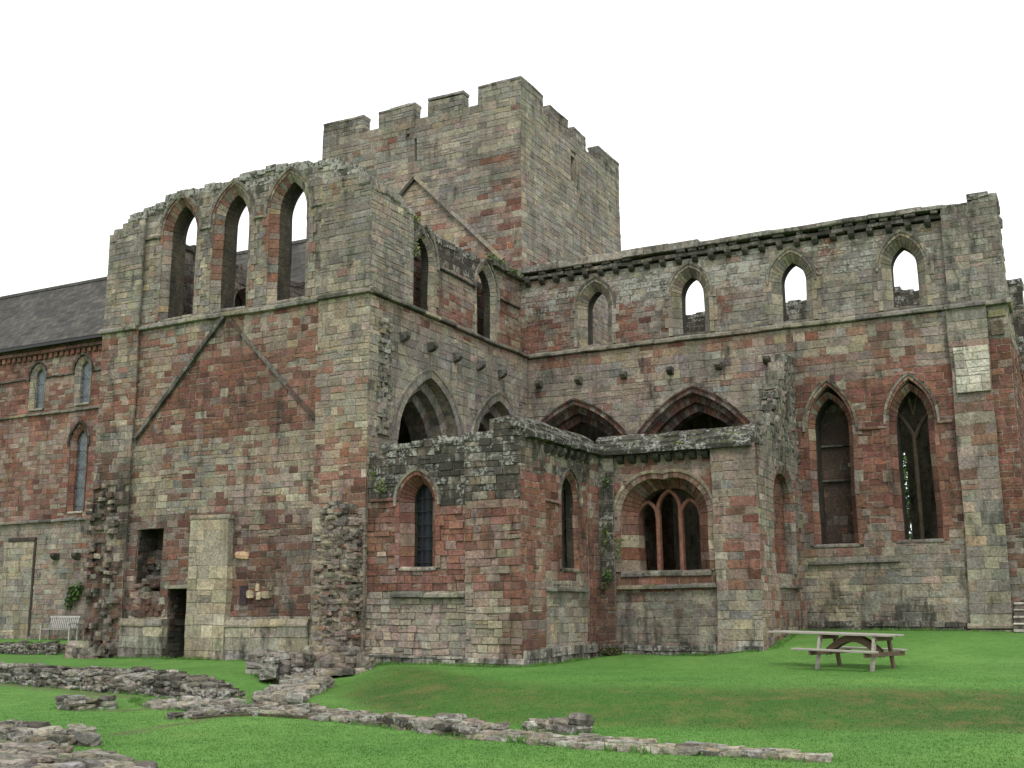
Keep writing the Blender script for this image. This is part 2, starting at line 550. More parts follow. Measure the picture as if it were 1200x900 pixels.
def wall(name, parent, fr, u0, u1, z0, top, ops, thick, fn, seed, rowh=(.15, .23), blen=(.2, .48), cap=True, proud=(.002, .016), zblocks=None, mcol=None, maxz=None, hh=(.03, .16)):
    R = random.Random(seed)
    mb = MB()
    topf = prof(top)
    ts = sorted(set([u0, u1] + [p[0] for p in top if u0 < p[0] < u1]))
    e_ = .045
    ts = [u for u in ts if u0 + e_ < u < u1 - e_]; ts = [u0 + e_] + ts + [u1 - e_]
    ol = [(u0 + e_, z0), (u1 - e_, z0)] + [(u, topf(u) - .07) for u in ts[::-1]]
    core(mb, fr, ol, [o.loop() for o in ops if o.zs < 90], thick, mcol or MORTAR, d0=-.05)
    coursed(mb, fr, R, u0, u1, zblocks if zblocks is not None else z0, topf, ops, fn, rowh, blen, proud, maxz=maxz)
    if cap: capstones(mb, fr, R, u0, u1, topf, thick, fn, hh=hh)
    return build(name, mb, STONE, parent)

def ring(mb, fr, R, o, a, h, w, df, di, db, fn, n=7, jamb=True, jh=.3, quoin=.0, zb=None, inner=0.0):
    """surround of dressed stones: jambs and arch voussoirs between half width a and a+w"""
    zb = o.zb if zb is None else zb
    els = []
    if jamb:
        for s in (1, -1):
            z = zb; k = 0
            while z < o.zs - .02:
                z1 = z + jh * R.uniform(.8, 1.2)
                if o.zs - z1 < .15: z1 = o.zs
                ww = w + (quoin if k % 2 else 0)
                els.append(((s * a, z), (s * a, z1), (s * (a + ww), z), (s * (a + ww), z1)))
                z = z1; k += 1
    A = arch_side(a, h, n, o.m); B = arch_side(a + w, h + w, n, o.m)
    for s in (1, -1):
        for i in range(n):
            els.append(((s * A[i][0], o.zs + A[i][1]), (s * A[i + 1][0], o.zs + A[i + 1][1]), (s * B[i][0], o.zs + B[i][1]), (s * B[i + 1][0], o.zs + B[i + 1][1])))
    for p0, p1, q0, q1 in els:
        sgn = 1 if (p0[0] + q0[0]) > 0 else -1
        j = R.uniform(-.008, .008)
        uc = o.uc
        def V(p, d): return fr.P(uc + p[0], p[1], d)
        g = .006
        # shrink a little along the run for the joint
        def sh(a_, b_):
            L_ = math.hypot(b_[0] - a_[0], b_[1] - a_[1]) + 1e-6; k_ = min(.3, g / L_)
            return (a_[0] + (b_[0] - a_[0]) * k_, a_[1] + (b_[1] - a_[1]) * k_), (b_[0] + (a_[0] - b_[0]) * k_, b_[1] + (a_[1] - b_[1]) * k_)
        b0, b1, c0_, c1_ = p0, p1, q0, q1
        p0, p1 = sh(p0, p1); q0, q1 = sh(q0, q1)
        dbv = db
        vs = [V(p0, di + j), V(p1, di + j), V(q1, df + j), V(q0, df + j), V(b0, dbv), V(b1, dbv), V(c1_, dbv), V(c0_, dbv)]
        fs = [(0, 1, 2, 3), (4, 7, 6, 5), (0, 4, 5, 1), (3, 2, 6, 7), (0, 3, 7, 4), (1, 5, 6, 2)]
        if sgn > 0: fs = [f[::-1] for f in fs]
        zc = (p0[1] + p1[1]) / 2
        wt, li, dd, br, _ = fn(uc + sgn * (a + w / 2), zc, R)
        cc = pick(R, wt, br)
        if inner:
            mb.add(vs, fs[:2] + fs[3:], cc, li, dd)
            mb.add(vs, [fs[2]], tuple(x * (1 - .45 * inner) for x in rgb((92, 86, 74))), 0, inner)  # reveal faces darkened: shade put into their colour
        else: mb.add(vs, fs, cc, li, dd)

def course_strip(mb, fr, R, u0, u1, z, h, proj, fn, seg=(.6, 1.1), back=-.05, wave=0.0, top_slope=.55):
    """string course: a weathered moulding built of lengths of stone"""
    if not mb.f or mb.runs: mb.run()
    u = u0
    while u < u1 - .01:
        e = min(u + R.uniform(*seg), u1)
        if u1 - e < .2: e = u1
        dz = R.uniform(-.008, .008) + wave * noise.noise(Vector((u * .7, z, 3.1)))
        pj = proj * R.uniform(.9, 1.06)
        pr = [(back, z + h), (0.0, z + h), (pj, z + h * top_slope), (pj, z + h * .12), (pj * .7, z), (back, z)]
        vs = [fr.P(u + .004, b + dz, a) for a, b in pr] + [fr.P(e - .004, b + dz, a) for a, b in pr]
        n = len(pr)
        fs = [tuple(range(n)), tuple(range(2 * n - 1, n - 1, -1))] + [(i, i + n, (i + 1) % n + n, (i + 1) % n) for i in range(n)]
        w, li, di, br, _ = fn((u + e) / 2, z, R)
        mb.add(vs, fs, pick(R, w, br), li, di)
        u = e

def hood(mb, fr, R, o, a, h, w, proj, fn, n=9, drop=.1, ret=0.0):
    """drip mould over an arch, with short returns"""
    A = arch_side(a, h, n, o.m); B = arch_side(a + w, h + w, n, o.m)
    for s in (1, -1):
        pts = [((a, -drop), (a + w, -drop))] + list(zip(A, B))
        for i in range(len(pts) - 1):
            (p0, q0), (p1, q1) = pts[i], pts[i + 1]
            V = lambda p, d: fr.P(o.uc + s * p[0], o.zs + p[1], d)
            vs = [V(p0, proj * .75), V(p1, proj * .75), V(q1, proj), V(q0, proj), V(p0, -.05), V(p1, -.05), V(q1, -.05), V(q0, -.05)]
            fs = [(0, 1, 2, 3), (4, 7, 6, 5), (0, 4, 5, 1), (3, 2, 6, 7), (0, 3, 7, 4), (1, 5, 6, 2)]
            if s > 0: fs = [f[::-1] for f in fs]
            wt, li, dd, br, _ = fn(o.uc, o.zs, R)
            mb.add(vs, fs, pick(R, wt, br), li, dd)

def stone(mb, R, c, s, col, li=0, di=0, yaw=None, rnd=.4, jit=.12):
    cx, cy, cz = c; yaw = R.uniform(-.4, .4) if yaw is None else yaw
    ca, sa = math.cos(yaw), math.sin(yaw)
    tl = R.uniform(-.12, .12); tl2 = R.uniform(-.12, .12)
    idx = {}; vs = []
    for i in (-1, 0, 1):
        for j in (-1, 0, 1):
            for k in (-1, 0, 1):
                if i == j == k == 0: continue
                L_ = math.sqrt(i * i + j * j + k * k)
                f = (1 - rnd) + rnd / L_ * 1.15
                x = i * f * s[0] / 2 * (1 + R.uniform(-jit, jit)); y = j * f * s[1] / 2 * (1 + R.uniform(-jit, jit)); z = k * f * s[2] / 2 * (1 + R.uniform(-jit, jit))
                z += x * tl + y * tl2
                idx[(i, j, k)] = len(vs)
                vs.append((cx + x * ca - y * sa, cy + x * sa + y * ca, cz + z))
    fs = []
    for ax in range(3):
        o1, o2 = (ax + 1) % 3, (ax + 2) % 3
        for sg in (-1, 1):
            for a in (-1, 0):
                for b in (-1, 0):
                    q = []
                    for da, db_ in ((0, 0), (1, 0), (1, 1), (0, 1)):
                        t = [0, 0, 0]; t[ax] = sg; t[o1] = a + da; t[o2] = b + db_
                        q.append(idx[tuple(t)])
                    fs.append(tuple(q) if sg > 0 else tuple(q[::-1]))
    mb.add(vs, fs, col, li, di)

def box(mb, x0, x1, y0, y1, z0, z1, col=(.3, .3, .3), li=0, di=0, M=None):
    vs = [(x, y, z) for x in (x0, x1) for y in (y0, y1) for z in (z0, z1)]
    if M is not None: vs = [tuple(M @ Vector(v)) for v in vs]
    mb.add(vs, [(0, 1, 3, 2), (4, 6, 7, 5), (0, 4, 5, 1), (2, 3, 7, 6), (0, 2, 6, 4), (1, 5, 7, 3)], col, li, di)

def rough_fill(mb, R, x0, x1, y0, y1, z0, zf, w, li=.2, di=.2, s=(.34, .3, .17), keep=1.0):
    """random rubble: irregular stones filling a block whose top is zf(x, y)"""
    z = z0
    while z < 20:
        h = s[2] * R.uniform(.75, 1.3); any_ = False
        y = y0
        while y < y1:
            dy = s[1] * R.uniform(.8, 1.25)
            x = x0 - R.uniform(0, .12)
            while x < x1:
                dx = s[0] * R.uniform(.6, 1.4)
                if z < zf(x + dx / 2, y + dy / 2):
                    any_ = True
                    if R.random() < keep:
                        stone(mb, R, (min(x + dx / 2, x1), y + dy / 2 + R.uniform(-.05, .05), z + h / 2), (dx * 1.1, dy * 1.15, h * 1.18), pick(R, w, R.uniform(.65, 1.25)), li * R.uniform(.2, 1.5), di * R.uniform(.2, 1.5), rnd=R.uniform(.12, .4))
                x += dx
            y += dy
        z += h
        if not any_: break

def sm(a, b, x):
    t = max(0.0, min(1.0, (x - a) / (b - a)))
    return t * t * (3 - 2 * t)
def nz(u, z, s=.6, o=0.0):
    return noise.noise(Vector((u * s + o, z * s, o * 1.7)))

# ------------------------------------------------------------------ ground
TOE = prof([(-16, 21.5), (-14.5, 19.6), (-12.5, 17.6), (-11, 16.3), (-8.8, 15.5), (-6.8, 15.8), (-4.4, 16.3), (-1.3, 17.6), (6, 20)])
def ground_z(x, y):
    t = TOE(x)
    wdt = 4.0 - 1.4 * sm(-9, -14, x)
    a = sm(t, t + wdt, y) * sm(-17.6, -16.0, x)
    yl = 19.9 - (x + 24) * .235                      # back line of the long low wall
    b = sm(yl - .9, yl, y) * sm(-16.4, -17.8, x)
    b = b * .30 / .40
    z = -.1 + .40 * max(a, b)
    z += .12 * sm(22.5, 23.6, y) * sm(-17, -19, x)   # lawn lifts to the foot of the gable
    z += .55 * sm(26.5, 32.6, y) * sm(-9.6, -7.9, x)
    z += .12 * sm(24, 28, y) * sm(-12.4, -11.5, x)
    z += -.24 * sm(-26.2, -29.5, x) * sm(20, 22, y) * (1 - sm(29.4, 30.3, y)) + .12 * sm(29.4, 30.3, y) * sm(-27, -29, x)
    z += .02 * noise.noise(Vector((x * .5, y * .5, 0))) + .008 * noise.noise(Vector((x * 2.1, y * 2.1, 4)))
    return z
def dry_at(x, y):
    t = TOE(x)
    return sm(t - .3, t + .8, y) * (1 - sm(t + 2.6, t + 4.2, y)) * sm(-16, -13, x)
def seg_d(x, y, a, b):
    vx, vy = b[0] - a[0], b[1] - a[1]
    k = max(0, min(1, ((x - a[0]) * vx + (y - a[1]) * vy) / (vx * vx + vy * vy)))
    return math.hypot(x - a[0] - k * vx, y - a[1] - k * vy)
MUDS = [((-13.4, 16.54), (-12.67, 11.9), .0), ((-15.9, 14.9), (-15.2, 16.0), .14), ((-12.6, 12.0), (-13.0, 14.4), .14), ((-23.9, 19.1), (-15.9, 16.85), .18), ((-8.1, 13.85), (-3.3, 13.45), .16)]
def mud_at(x, y):
    v = 0
    for a, b, w in MUDS:
        if w: v = max(v, 1 - sm(w * .5, w * 1.6, seg_d(x, y, a, b)))
    return v

def make_ground():
    xs = list(np.arange(-60, -30, .6)) + list(np.arange(-30, 4, .16)) + list(np.arange(4, 30, .8))
    ys = list(np.arange(3, 34.6, .16)) + list(np.arange(34.6, 60, 1.0))
    xs = [-2500, -600, -200, -100] + xs + [60, 150, 600, 2500]
    ys = [-1500, -300, -60, -15, -4, 0] + ys + [90, 200, 700, 2500]
    nx, ny = len(xs), len(ys)
    v = []; dry = []; mud = []
    for y in ys:
        for x in xs:
            v.append((x, y, ground_z(x, y)))
            near = -20 < x < 5 and 8 < y < 30
            dry.append(dry_at(x, y) if near else 0)
            mud.append(mud_at(x, y) if (-26 < x < 0 and 9 < y < 24) else 0)
    f = [(j * nx + i, j * nx + i + 1, (j + 1) * nx + i + 1, (j + 1) * nx + i) for j in range(ny - 1) for i in range(nx - 1)]
    me = bpy.data.meshes.new('ground'); me.from_pydata(v, [], f)
    for nm, d in (('dry', dry), ('mud', mud)):
        a = me.attributes.new(nm, 'FLOAT', 'POINT'); a.data.foreach_set('value', np.array(d, dtype=np.float32))
    me.materials.append(GRASS)
    me.polygons.foreach_set('use_smooth', [True] * len(f)); me.update()
    o = bpy.data.objects.new('ground', me); COL.objects.link(o); o['kind'] = 'structure'
make_ground()

# ------------------------------------------------------------------ colour zones of the walls: (palette weights, lichen, dark crust, brightness, drop)
def Z(li=0, di=0, br=1, drop=0, **w): return (w, li, di, br, drop)

def fn_gable(u, z, R):
    n = nz(u, z, .5, 3)
    pil = u < -24.9 or u > -18.35
    if z > 9.85:
        li = .15 + .9 * sm(12.7, 13.4, z)
        return Z(li, .12 + .5 * sm(12.9, 13.6, z), .95, 0, g=.74, b=.26, p=.06, r=.02 + max(0, n - .1) * .3)
    if u > -18.35:
        if z > 6.3: return Z(.1, 0, 1.05, 0, b=.5, g=.32, p=.18, r=.06)
        if z > 4.2: return Z(0, .05, 1, 0, r=.5, b=.3, p=.25, d=.15)
        return Z(.15, .15, 1, 0, b=.35, g=.4, p=.25)
    if u < -24.9:
        if z > 7: return Z(0, .1, .95, 0, r=.4, b=.25, p=.25, g=.15)
        if z > 5.5: return Z(0, .2, .85, 0, g=.6, p=.2, d=.2)
        return Z(0, .35, .85, .06, g=.3, b=.15, p=.25, d=.3, k=.1)
    tri = (9.76 - z) > abs(u + 21.6) * 1.02
    if z > 6.3:
        if tri: return Z(0, .2, .9, 0, r=.7, d=.3, p=.1, b=.06, g=.04)
        return Z(0, .08, .98, 0, r=.46, p=.2, b=.24, g=.16)
    if z > 4.2:
        return Z(0, .12 + .1 * n, .95, 0, b=.34, p=.2, g=.36, r=.16, d=.05)
    if z > 1.4:
        return Z(0, .2, .88, .0, d=.4, r=.25, g=.25, p=.2)
    return Z(.1, .15, 1.0, 0, b=.4, g=.5, p=.08)
def fn_grey(u, z, R): return Z(.25, .1, 1, 0, g=.7, b=.25, p=.1)
def fn_string(u, z, R): return Z(.35, .28, .95, 0, g=.75, b=.2, k=.1)
def fn_buff(u, z, R): return Z(.1, .05, 1, 0, b=.6, g=.5)
def fn_red(u, z, R): return Z(0, .1, 1, 0, r=.8, p=.15, d=.2)
def fn_jamb(u, z, R): return Z(0, .08, 1, 0, b=.45, g=.55, p=.1)
def fn_redjamb(u, z, R): return Z(0, .22, .92, 0, r=.7, p=.15, b=.08)
def fn_dark(u, z, R): return Z(.3, .5, .8, 0, g=.6, k=.4)
def fn_tower(u, z, R):
    q = 0
    return Z(.15, .04 + .25 * sm(19.0, 20, z), .98, 0, g=.8, p=.2, b=.1, r=.03 + .4 * max(0, nz(u, z, .7, 9) - .25))
def fn_towerS(u, z, R):
    if u > -18.9 + .9 * R.random() and z < 17.5 and (int(z / .5) % 2 == 0 or u > -17.9): return Z(.1, 0, .92, 0, r=.45, p=.35, d=.15, g=.1)
    if z < 17.2 - abs(u + 21.5) * 1.02: return Z(.05, 0, 1.05, 0, p=.45, b=.3, g=.3, r=.1)
    return fn_tower(u, z, R)
def fn_tower_e(u, z, R):
    if z < 14.2 - abs(u - 35.5) * .6 and u < 37.5: return Z(0, 0, 1, 0, p=.5, r=.35, g=.3)
    return Z(.15, .0 + .3 * sm(19.0, 20, z), 1.06, 0, g=.75, b=.18, p=.16)
def fn_eup(u, z, R):
    dk = sm(11.55, 11.8, z) * sm(30.6, 30.0, u) * sm(26.0, 26.4, u)
    if u < 26.1: return Z(.35, .1, 1, 0, g=.75, b=.15, p=.18)
    if z < 11.6 and u > 31: return Z(0, .05, 1, 0, r=.5, p=.3, b=.2)
    return Z(.15 + .5 * dk, .1 + .95 * dk, 1 - .15 * dk, 0, g=.35, p=.38, r=.22, b=.14)
def fn_elow(u, z, R):
    if z > 9.35: return Z(.05, 0, 1, 0, b=.45, p=.3, r=.2)
    if u < 24.6: return Z(.05, 0, 1, 0, b=.5, g=.3, p=.2)
    return Z(.2, .06, 1.02, 0, g=.84, b=.12, p=.08)
def fn_pup(u, z, R):
    redz = sm(11.5, 10.9, z) * sm(-9.0, -11.0, u) + max(0, nz(u, z, .5, 20)) * .6
    if u < -15.9: redz = 1 if z < 12 else .4
    li = 1.15 * sm(10.8, 11.5, z) * (.55 + .45 * sm(-4, -12, u)) + .2
    if u > -3.45: return Z(.45, .3, .95, 0, g=.9, p=.12)
    return Z(li, .14, .97, 0, g=.74, p=.12, r=.9 * redz, b=.04)
def fn_plow(u, z, R):
    if u > -7.9:
        if z > 8.9: return Z(.15, .05, 1, 0, g=.5, b=.25, p=.2, r=.12)
        if z > 8.0: return Z(.1, .05, 1, 0, g=.35, b=.1, p=.2, r=.5)
        if z > 4.6 - .8 * sm(-6.4, -5.6, u): return Z(.05, .12, .98, 0, r=.85, p=.1, d=.14, g=.05)
        if z > 2.9: return Z(.15, .1, .95, 0, g=.6, b=.15, r=.2, p=.1)
        return Z(.1 + .4 * sm(1.4, 1.1, z), .2, .94, 0, g=.6, b=.34, p=.08)
    if z > 9.45: return Z(.05, 0, 1, 0, b=.35, p=.3, r=.25)
    return Z(.25, .08, 1.03, 0, g=.7, p=.16, b=.14, r=.03)
def fn_pbut(u, z, R):
    if z > 8.95: return Z(.1, .08, 1, 0, b=.3, g=.6)
    if z > 4.8: return Z(.1, .08, .98, 0, r=.45, p=.32, g=.3)
    return Z(.1, .08, 1.03, 0, g=.72, b=.3)
def fn_pret(u, z, R):
    if z > 8.9: return Z(.1, .08, .9, 0, g=.7, b=.2)
    if z > 3.8: return Z(0, .1, .95, 0, r=.75, d=.2, g=.05)
    return Z(.05, .2, .9, 0, g=.6, r=.2, d=.2)
def fn_chs(u, z, R):
    if z > 4.15 + .4 * nz(u, z, 1.2): return Z(.85, .9, .84, 0, g=.6, k=.2, b=.1, p=.15)
    if z > 2.0: return Z(.12 + .25 * sm(-15, -13.5, u), .18, .97, 0, r=.75, p=.16, d=.16, b=.04, g=.04)
    return Z(.12 + .5 * sm(.7, .5, z), .04, 1.03, 0, b=.34, g=.5, p=.14)
def fn_chsp(u, z, R):
    if z > 4.3 + .4 * nz(u, z, 1.2): return Z(.75, .9, .84, 0, g=.6, k=.2, b=.1, p=.15)
    if u > -12.75: return Z(.05, .1, .97, 0, r=.55, p=.3, b=.12)
    if z > 2.0: return Z(.2, .15, .98, 0, r=.42, p=.4, b=.12, g=.12)
    return Z(.1 + .6 * sm(.7, .5, z), 0, 1.05, 0, b=.45, g=.34, p=.2)
def fn_che(u, z, R):
    if z > 4.9: return Z(.8, .5, .98, 0, g=.5, r=.2, b=.2, p=.1)
    if z > 2.2: return Z(.35, .12, 1, 0, r=.75, p=.2, b=.04)
    if u < 25.2 or u > 27.9: return Z(.1, .05, .92, 0, r=.7, p=.15, d=.15, g=.1)
    return Z(.2 + .4 * sm(.9, .6, z), .1, 1, 0, g=.55, b=.28, p=.18)
def fn_mid(u, z, R):
    if z > 5.0: return Z(.3, .25, 1, 0, b=.35, r=.3, p=.2, g=.15)
    if z > 2.1: return Z(.08, .1, .97, 0, r=.85, p=.08, b=.05, d=.1)
    return Z(.12, .16, .97, 0, g=.8, p=.08, b=.12, d=.05)
def fn_midp(u, z, R):
    if z > 4.4: return Z(.5, .15, 1, 0, g=.45, p=.35, b=.15)
    if z > 2.0: return Z(.15, .1, .98, 0, p=.42, r=.35, g=.2)
    return Z(.1, .08, 1.02, 0, g=.6, b=.33, p=.08)
def fn_reent(u, z, R):
    if z > 2.3: return Z(.75, .75, .95, 0, g=.7, k=.3)
    return Z(.1, .2, .9, 0, d=.45, r=.25, g=.3)
def fn_cope(u, z, R): return Z(.8, .85, .75, 0, g=.5, k=.6)
def fn_nave(u, z, R):
    if z > 5.45: return Z(.02, .05, 1.02, 0, r=.62, p=.27, g=.09, d=.08)
    return Z(.1, .08, 1.0, 0, g=.6, p=.22, r=.08, b=.12)
def fn_rub(u, z, R): return Z(.3, .3, 1, 0, g=.5, b=.25, p=.2, k=.05)

# ------------------------------------------------------------------ SOUTH TRANSEPT
T = thing('transept', 'roofless red and grey stone transept with three empty pointed windows high in its gable end', 'church ruin', (-21.5, 24.0, .3))
FG = Fr('x', 24.0)
gtop = [(-26.46, 12.45), (-26.3, 12.8), (-26.1, 13.0), (-25.7, 13.0), (-25.68, 13.45), (-25.0, 13.5), (-24.3, 13.6), (-24.28, 13.75), (-23.0, 13.8), (-21.85, 13.85), (-20.8, 13.95), (-20.2, 14.0), (-19.8, 13.9), (-18.9, 13.8), (-18.45, 13.75), (-17.95, 13.62), (-17.4, 13.4), (-16.9, 12.95), (-16.7, 12.8)]
gw = [Op(-23.57, 9.98, 12.6, .70, 1.1, .16), Op(-21.58, 9.98, 12.6, .74, 1.14, .16), Op(-19.52, 9.98, 12.6, .72, 1.12, .16)]
hole = Op(-24.12, 2.15, 3.9, .5, 0, 0, True)
door = Op(-22.80, 0.0, 2.2, .52, 0, 0, True)
wall('gable_wall', T, FG, -26.3, -16.7, -.3, gtop, gw + [hole, door], .7, fn_gable, 1, zblocks=-.05, mcol=rgb((118, 106, 94)))
def fn_gw(u, z, R):
    return Z(.1, .12, .95, 0, r=.8 if (u < -21.6 and z > 12.2) or (-22.3 < u < -21.6 and z > 11) or (-20.3 < u < -19.6 and z > 10.6) else .06, b=.2, g=.4, p=.15)
def fn_inner(u, z, R): return Z(.05, .3, .85, 0, g=.6, d=.3)
for i, o in enumerate(gw):
    R = random.Random(40 + i); mb = MB()
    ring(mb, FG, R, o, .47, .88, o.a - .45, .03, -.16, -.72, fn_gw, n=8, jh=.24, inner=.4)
    ring(mb, FG, R, o, o.a - .02, o.h, .14, .03, .03, -.1, fn_gw, n=8, jh=.24, quoin=.1)
    w = build('window', mb, STONE, T)
    h = MB(); hood(h, FG, R, o, o.a + .06, o.h + .08, .08, .09, fn_string)
    build('hood_mould', h, STONE, w)
    s_ = MB(); course_strip(s_, FG, R, o.uc - .6, o.uc + .6, 9.93, .09, .02, fn_string, back=-.8); build('sill', s_, STONE, w)
R = random.Random(5)
mb = MB()
for a, b in ((-24.95, -24.32), (-22.78, -22.36), (-20.78, -20.3), (-18.76, -18.3)):
    course_strip(mb, FG, R, a, b, 12.52, .10, .08, fn_string)
build('impost_band', mb, STONE, T)
# corner piers, proud of the gable
FP = Fr('x', 23.86)
wall('buttress', T, FP, -26.36, -24.92, -.3, [(p[0], p[1] - .15) for p in gtop if p[0] < -24.5], [], .14, fn_gable, 7, zblocks=0, cap=True)
wall('buttress', T, FP, -18.32, -16.68, -.3, [(p[0], p[1] + .02) for p in gtop if p[0] > -18.6], [], .14, fn_gable, 8, zblocks=0)
mb = MB()
course_strip(mb, FG, R, -24.92, -18.32, 9.76, .17, .12, fn_string, wave=.03)
course_strip(mb, FP, R, -26.45, -24.92, 9.76, .17, .12, fn_string)
course_strip(mb, FP, R, -18.32, -16.58, 9.76, .17, .12, fn_string)
course_strip(mb, Fr('y', -16.7), R, 23.76, 33.0, 9.78, .16, .13, fn_string)
build('string_course', mb, STONE, T)
# the old roof line scar on the gable: two raking weather moulds
def raking(mb, fr, p, q, w, proj, R, fn, seg=.7):
    mb.run()
    L_ = math.hypot(q[0] - p[0], q[1] - p[1]); n = max(1, int(L_ / seg))
    tx, tz = (q[0] - p[0]) / L_, (q[1] - p[1]) / L_; nx_, nz_ = -tz, tx
    for i in range(n):
        a = L_ * i / n + .005; b = L_ * (i + 1) / n - .005
        j = R.uniform(-.01, .01)
        pts = [(p[0] + tx * a, p[1] + tz * a), (p[0] + tx * b, p[1] + tz * b), (p[0] + tx * b + nx_ * w, p[1] + tz * b + nz_ * w), (p[0] + tx * a + nx_ * w, p[1] + tz * a + nz_ * w)]
        vs = [fr.P(x, z + j, proj) for x, z in pts] + [fr.P(x, z + j, -.05) for x, z in pts]
        fs = [(0, 1, 2, 3), (4, 7, 6, 5), (0, 4, 5, 1), (1, 5, 6, 2), (2, 6, 7, 3), (3, 7, 4, 0)]
        w_, li, di, br, _ = fn(pts[0][0], pts[0][1], R)
        mb.add(vs, fs, pick(R, w_, br), li, di)
mb = MB()
raking(mb, FG, (-24.82, 6.5), (-21.66, 9.74), .11, .12, R, fn_dark)
raking(mb, FG, (-21.62, 9.74), (-18.34, 6.45), .10, .06, R, lambda u, z, R: Z(.0, .3, .8, 0, g=.5, d=.4))
build('roof_crease', mb, STONE, T)
# pale ashlar patch with weathered head, plinth, door head
mb = MB()
FA = Fr('x', 23.78)
coursed(mb, FA, R, -22.42, -21.06, -.1, prof([(-23, 4.08), (-20, 4.08)]), [], lambda u, z, R: Z(.05, .02, 1.08, 0, b=.9, g=.15), rowh=(.28, .36), blen=(.4, .7), db=-.24)
core(mb, FA, [(-22.42, -.2), (-21.06, -.2), (-21.06, 4.05), (-22.42, 4.05)], [], .22, MORTAR)
course_strip(mb, FA, R, -22.45, -21.03, 4.05, .12, .02, fn_grey, back=-.24)
build('patched_pier', mb, STONE, T)
mb = MB()
for a, b in ((-24.92, -23.3), (-21.05, -18.32)):
    mb.runs.append(len(mb.f))
    coursed(mb, Fr('x', 23.82), R, a, b, -.1, prof([(-30, 1.2), (-10, 1.2)]), [], lambda u, z, R: Z(.15, .12, 1.05, 0, g=.7, b=.35), rowh=(.3, .36), blen=(.6, 1.2), db=-.2)
    _r = mb.runs; mb.runs = [] ; course_strip(mb, Fr('x', 23.82), R, a, b, 1.18, .2, .05, fn_grey, back=-.2, top_slope=.35); mb.runs = _r
build('plinth', mb, STONE, T)
mb = MB()
block(mb, FG, R, -23.25, -22.18, 2.2, 2.3, .22, -.5, rgb((130, 126, 112)), .3, .1)
build('door_lintel', mb, STONE, T)
# inside of hole and doorway: rubble core, with shade painted into dark colours
mb = MB()
def zf1(x, y): return 2.9
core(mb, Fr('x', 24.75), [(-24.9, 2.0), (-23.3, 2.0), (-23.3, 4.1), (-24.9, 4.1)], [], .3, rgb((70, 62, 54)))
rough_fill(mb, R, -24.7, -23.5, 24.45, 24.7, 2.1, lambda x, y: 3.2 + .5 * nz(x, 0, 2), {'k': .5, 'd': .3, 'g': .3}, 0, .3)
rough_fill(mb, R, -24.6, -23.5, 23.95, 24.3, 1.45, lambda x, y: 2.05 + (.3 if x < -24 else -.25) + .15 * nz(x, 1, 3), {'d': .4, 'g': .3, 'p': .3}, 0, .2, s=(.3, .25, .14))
fk = lambda u, z, R: Z(0, .5, .8, 0, k=.7, d=.3, g=.1)  # dark jamb lining, shade put into the stone colour
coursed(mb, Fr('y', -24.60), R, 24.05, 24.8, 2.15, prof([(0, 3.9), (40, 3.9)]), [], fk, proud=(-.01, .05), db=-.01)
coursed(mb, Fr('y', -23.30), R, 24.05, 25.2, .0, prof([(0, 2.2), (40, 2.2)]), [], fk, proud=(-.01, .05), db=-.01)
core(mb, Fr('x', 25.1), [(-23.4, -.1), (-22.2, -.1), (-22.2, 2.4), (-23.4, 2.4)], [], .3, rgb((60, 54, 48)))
build('shaded_rubble_core', mb, STONE, T)
# broken wall stub on the right corner, torn toothing on the left corner
mb = MB(); R = random.Random(77)
rough_fill(mb, R, -17.95, -16.85, 23.58, 23.84, .0, lambda x, y: 4.1 - .55 * abs(x + 17.4) - (23.75 - y) * 1.3 + .25 * nz(x, y, 3), {'g': .42, 'b': .22, 'p': .26, 'r': .12}, .2, .3, s=(.24, .2, .09))
rough_fill(mb, R, -17.8, -16.2, 22.7, 23.5, .1, lambda x, y: .3 + .4 * sm(22.6, 23.5, y) + .1 * nz(x, y, 3) - .3 * sm(-17, -16, x), {'g': .6, 'b': .2, 'p': .2}, .3, .2, s=(.26, .24, .12))
build('broken_wall_end', mb, STONE, T)
mb = MB()
rough_fill(mb, R, -26.3, -25.1, 23.72, 23.84, .15, lambda x, y: 5.4 + .5 * nz(x, y, 3) - (x + 26.3) * .8, {'g': .5, 'p': .2, 'b': .15, 'd': .2, 'k': .15}, .05, .4, s=(.17, .12, .11), keep=.26)
rough_fill(mb, R, -26.5, -25.5, 23.4, 23.7, .2, lambda x, y: .42 + .25 * sm(23.2, 23.7, y) + .2 * nz(x, y, 2), {'g': .5, 'p': .3, 'b': .3}, .1, .25, s=(.36, .3, .18))
build('torn_corner', mb, STONE, T)
# knocked-out pocket with pale stones
mb = MB()
for x, z, s_ in ((-20.40, 2.02, .26), (-20.08, 1.98, .16), (-19.82, 2.0, .34), (-20.14, 2.2, .10), (-19.72, 2.22, .13)):
    mb.run(); stone(mb, R, (x, 23.97, z), (s_, .12, .2), rgb((176, 160, 134)), 0, .3)
mb.run(); stone(mb, R, (-20.7, 23.97, 3.05), (.42, .14, .2), rgb((182, 152, 124)))
build('pale_stone', mb, STONE, T)
mb = MB()
box(mb, -20.75, -20.5, 23.965, 23.985, 1.75, 2.25, rgb((60, 48, 54))); box(mb, -20.2, -19.6, 23.965, 23.985, 1.72, 1.9, rgb((80, 62, 54)))
build('rubble_pocket', mb, STONE, T)

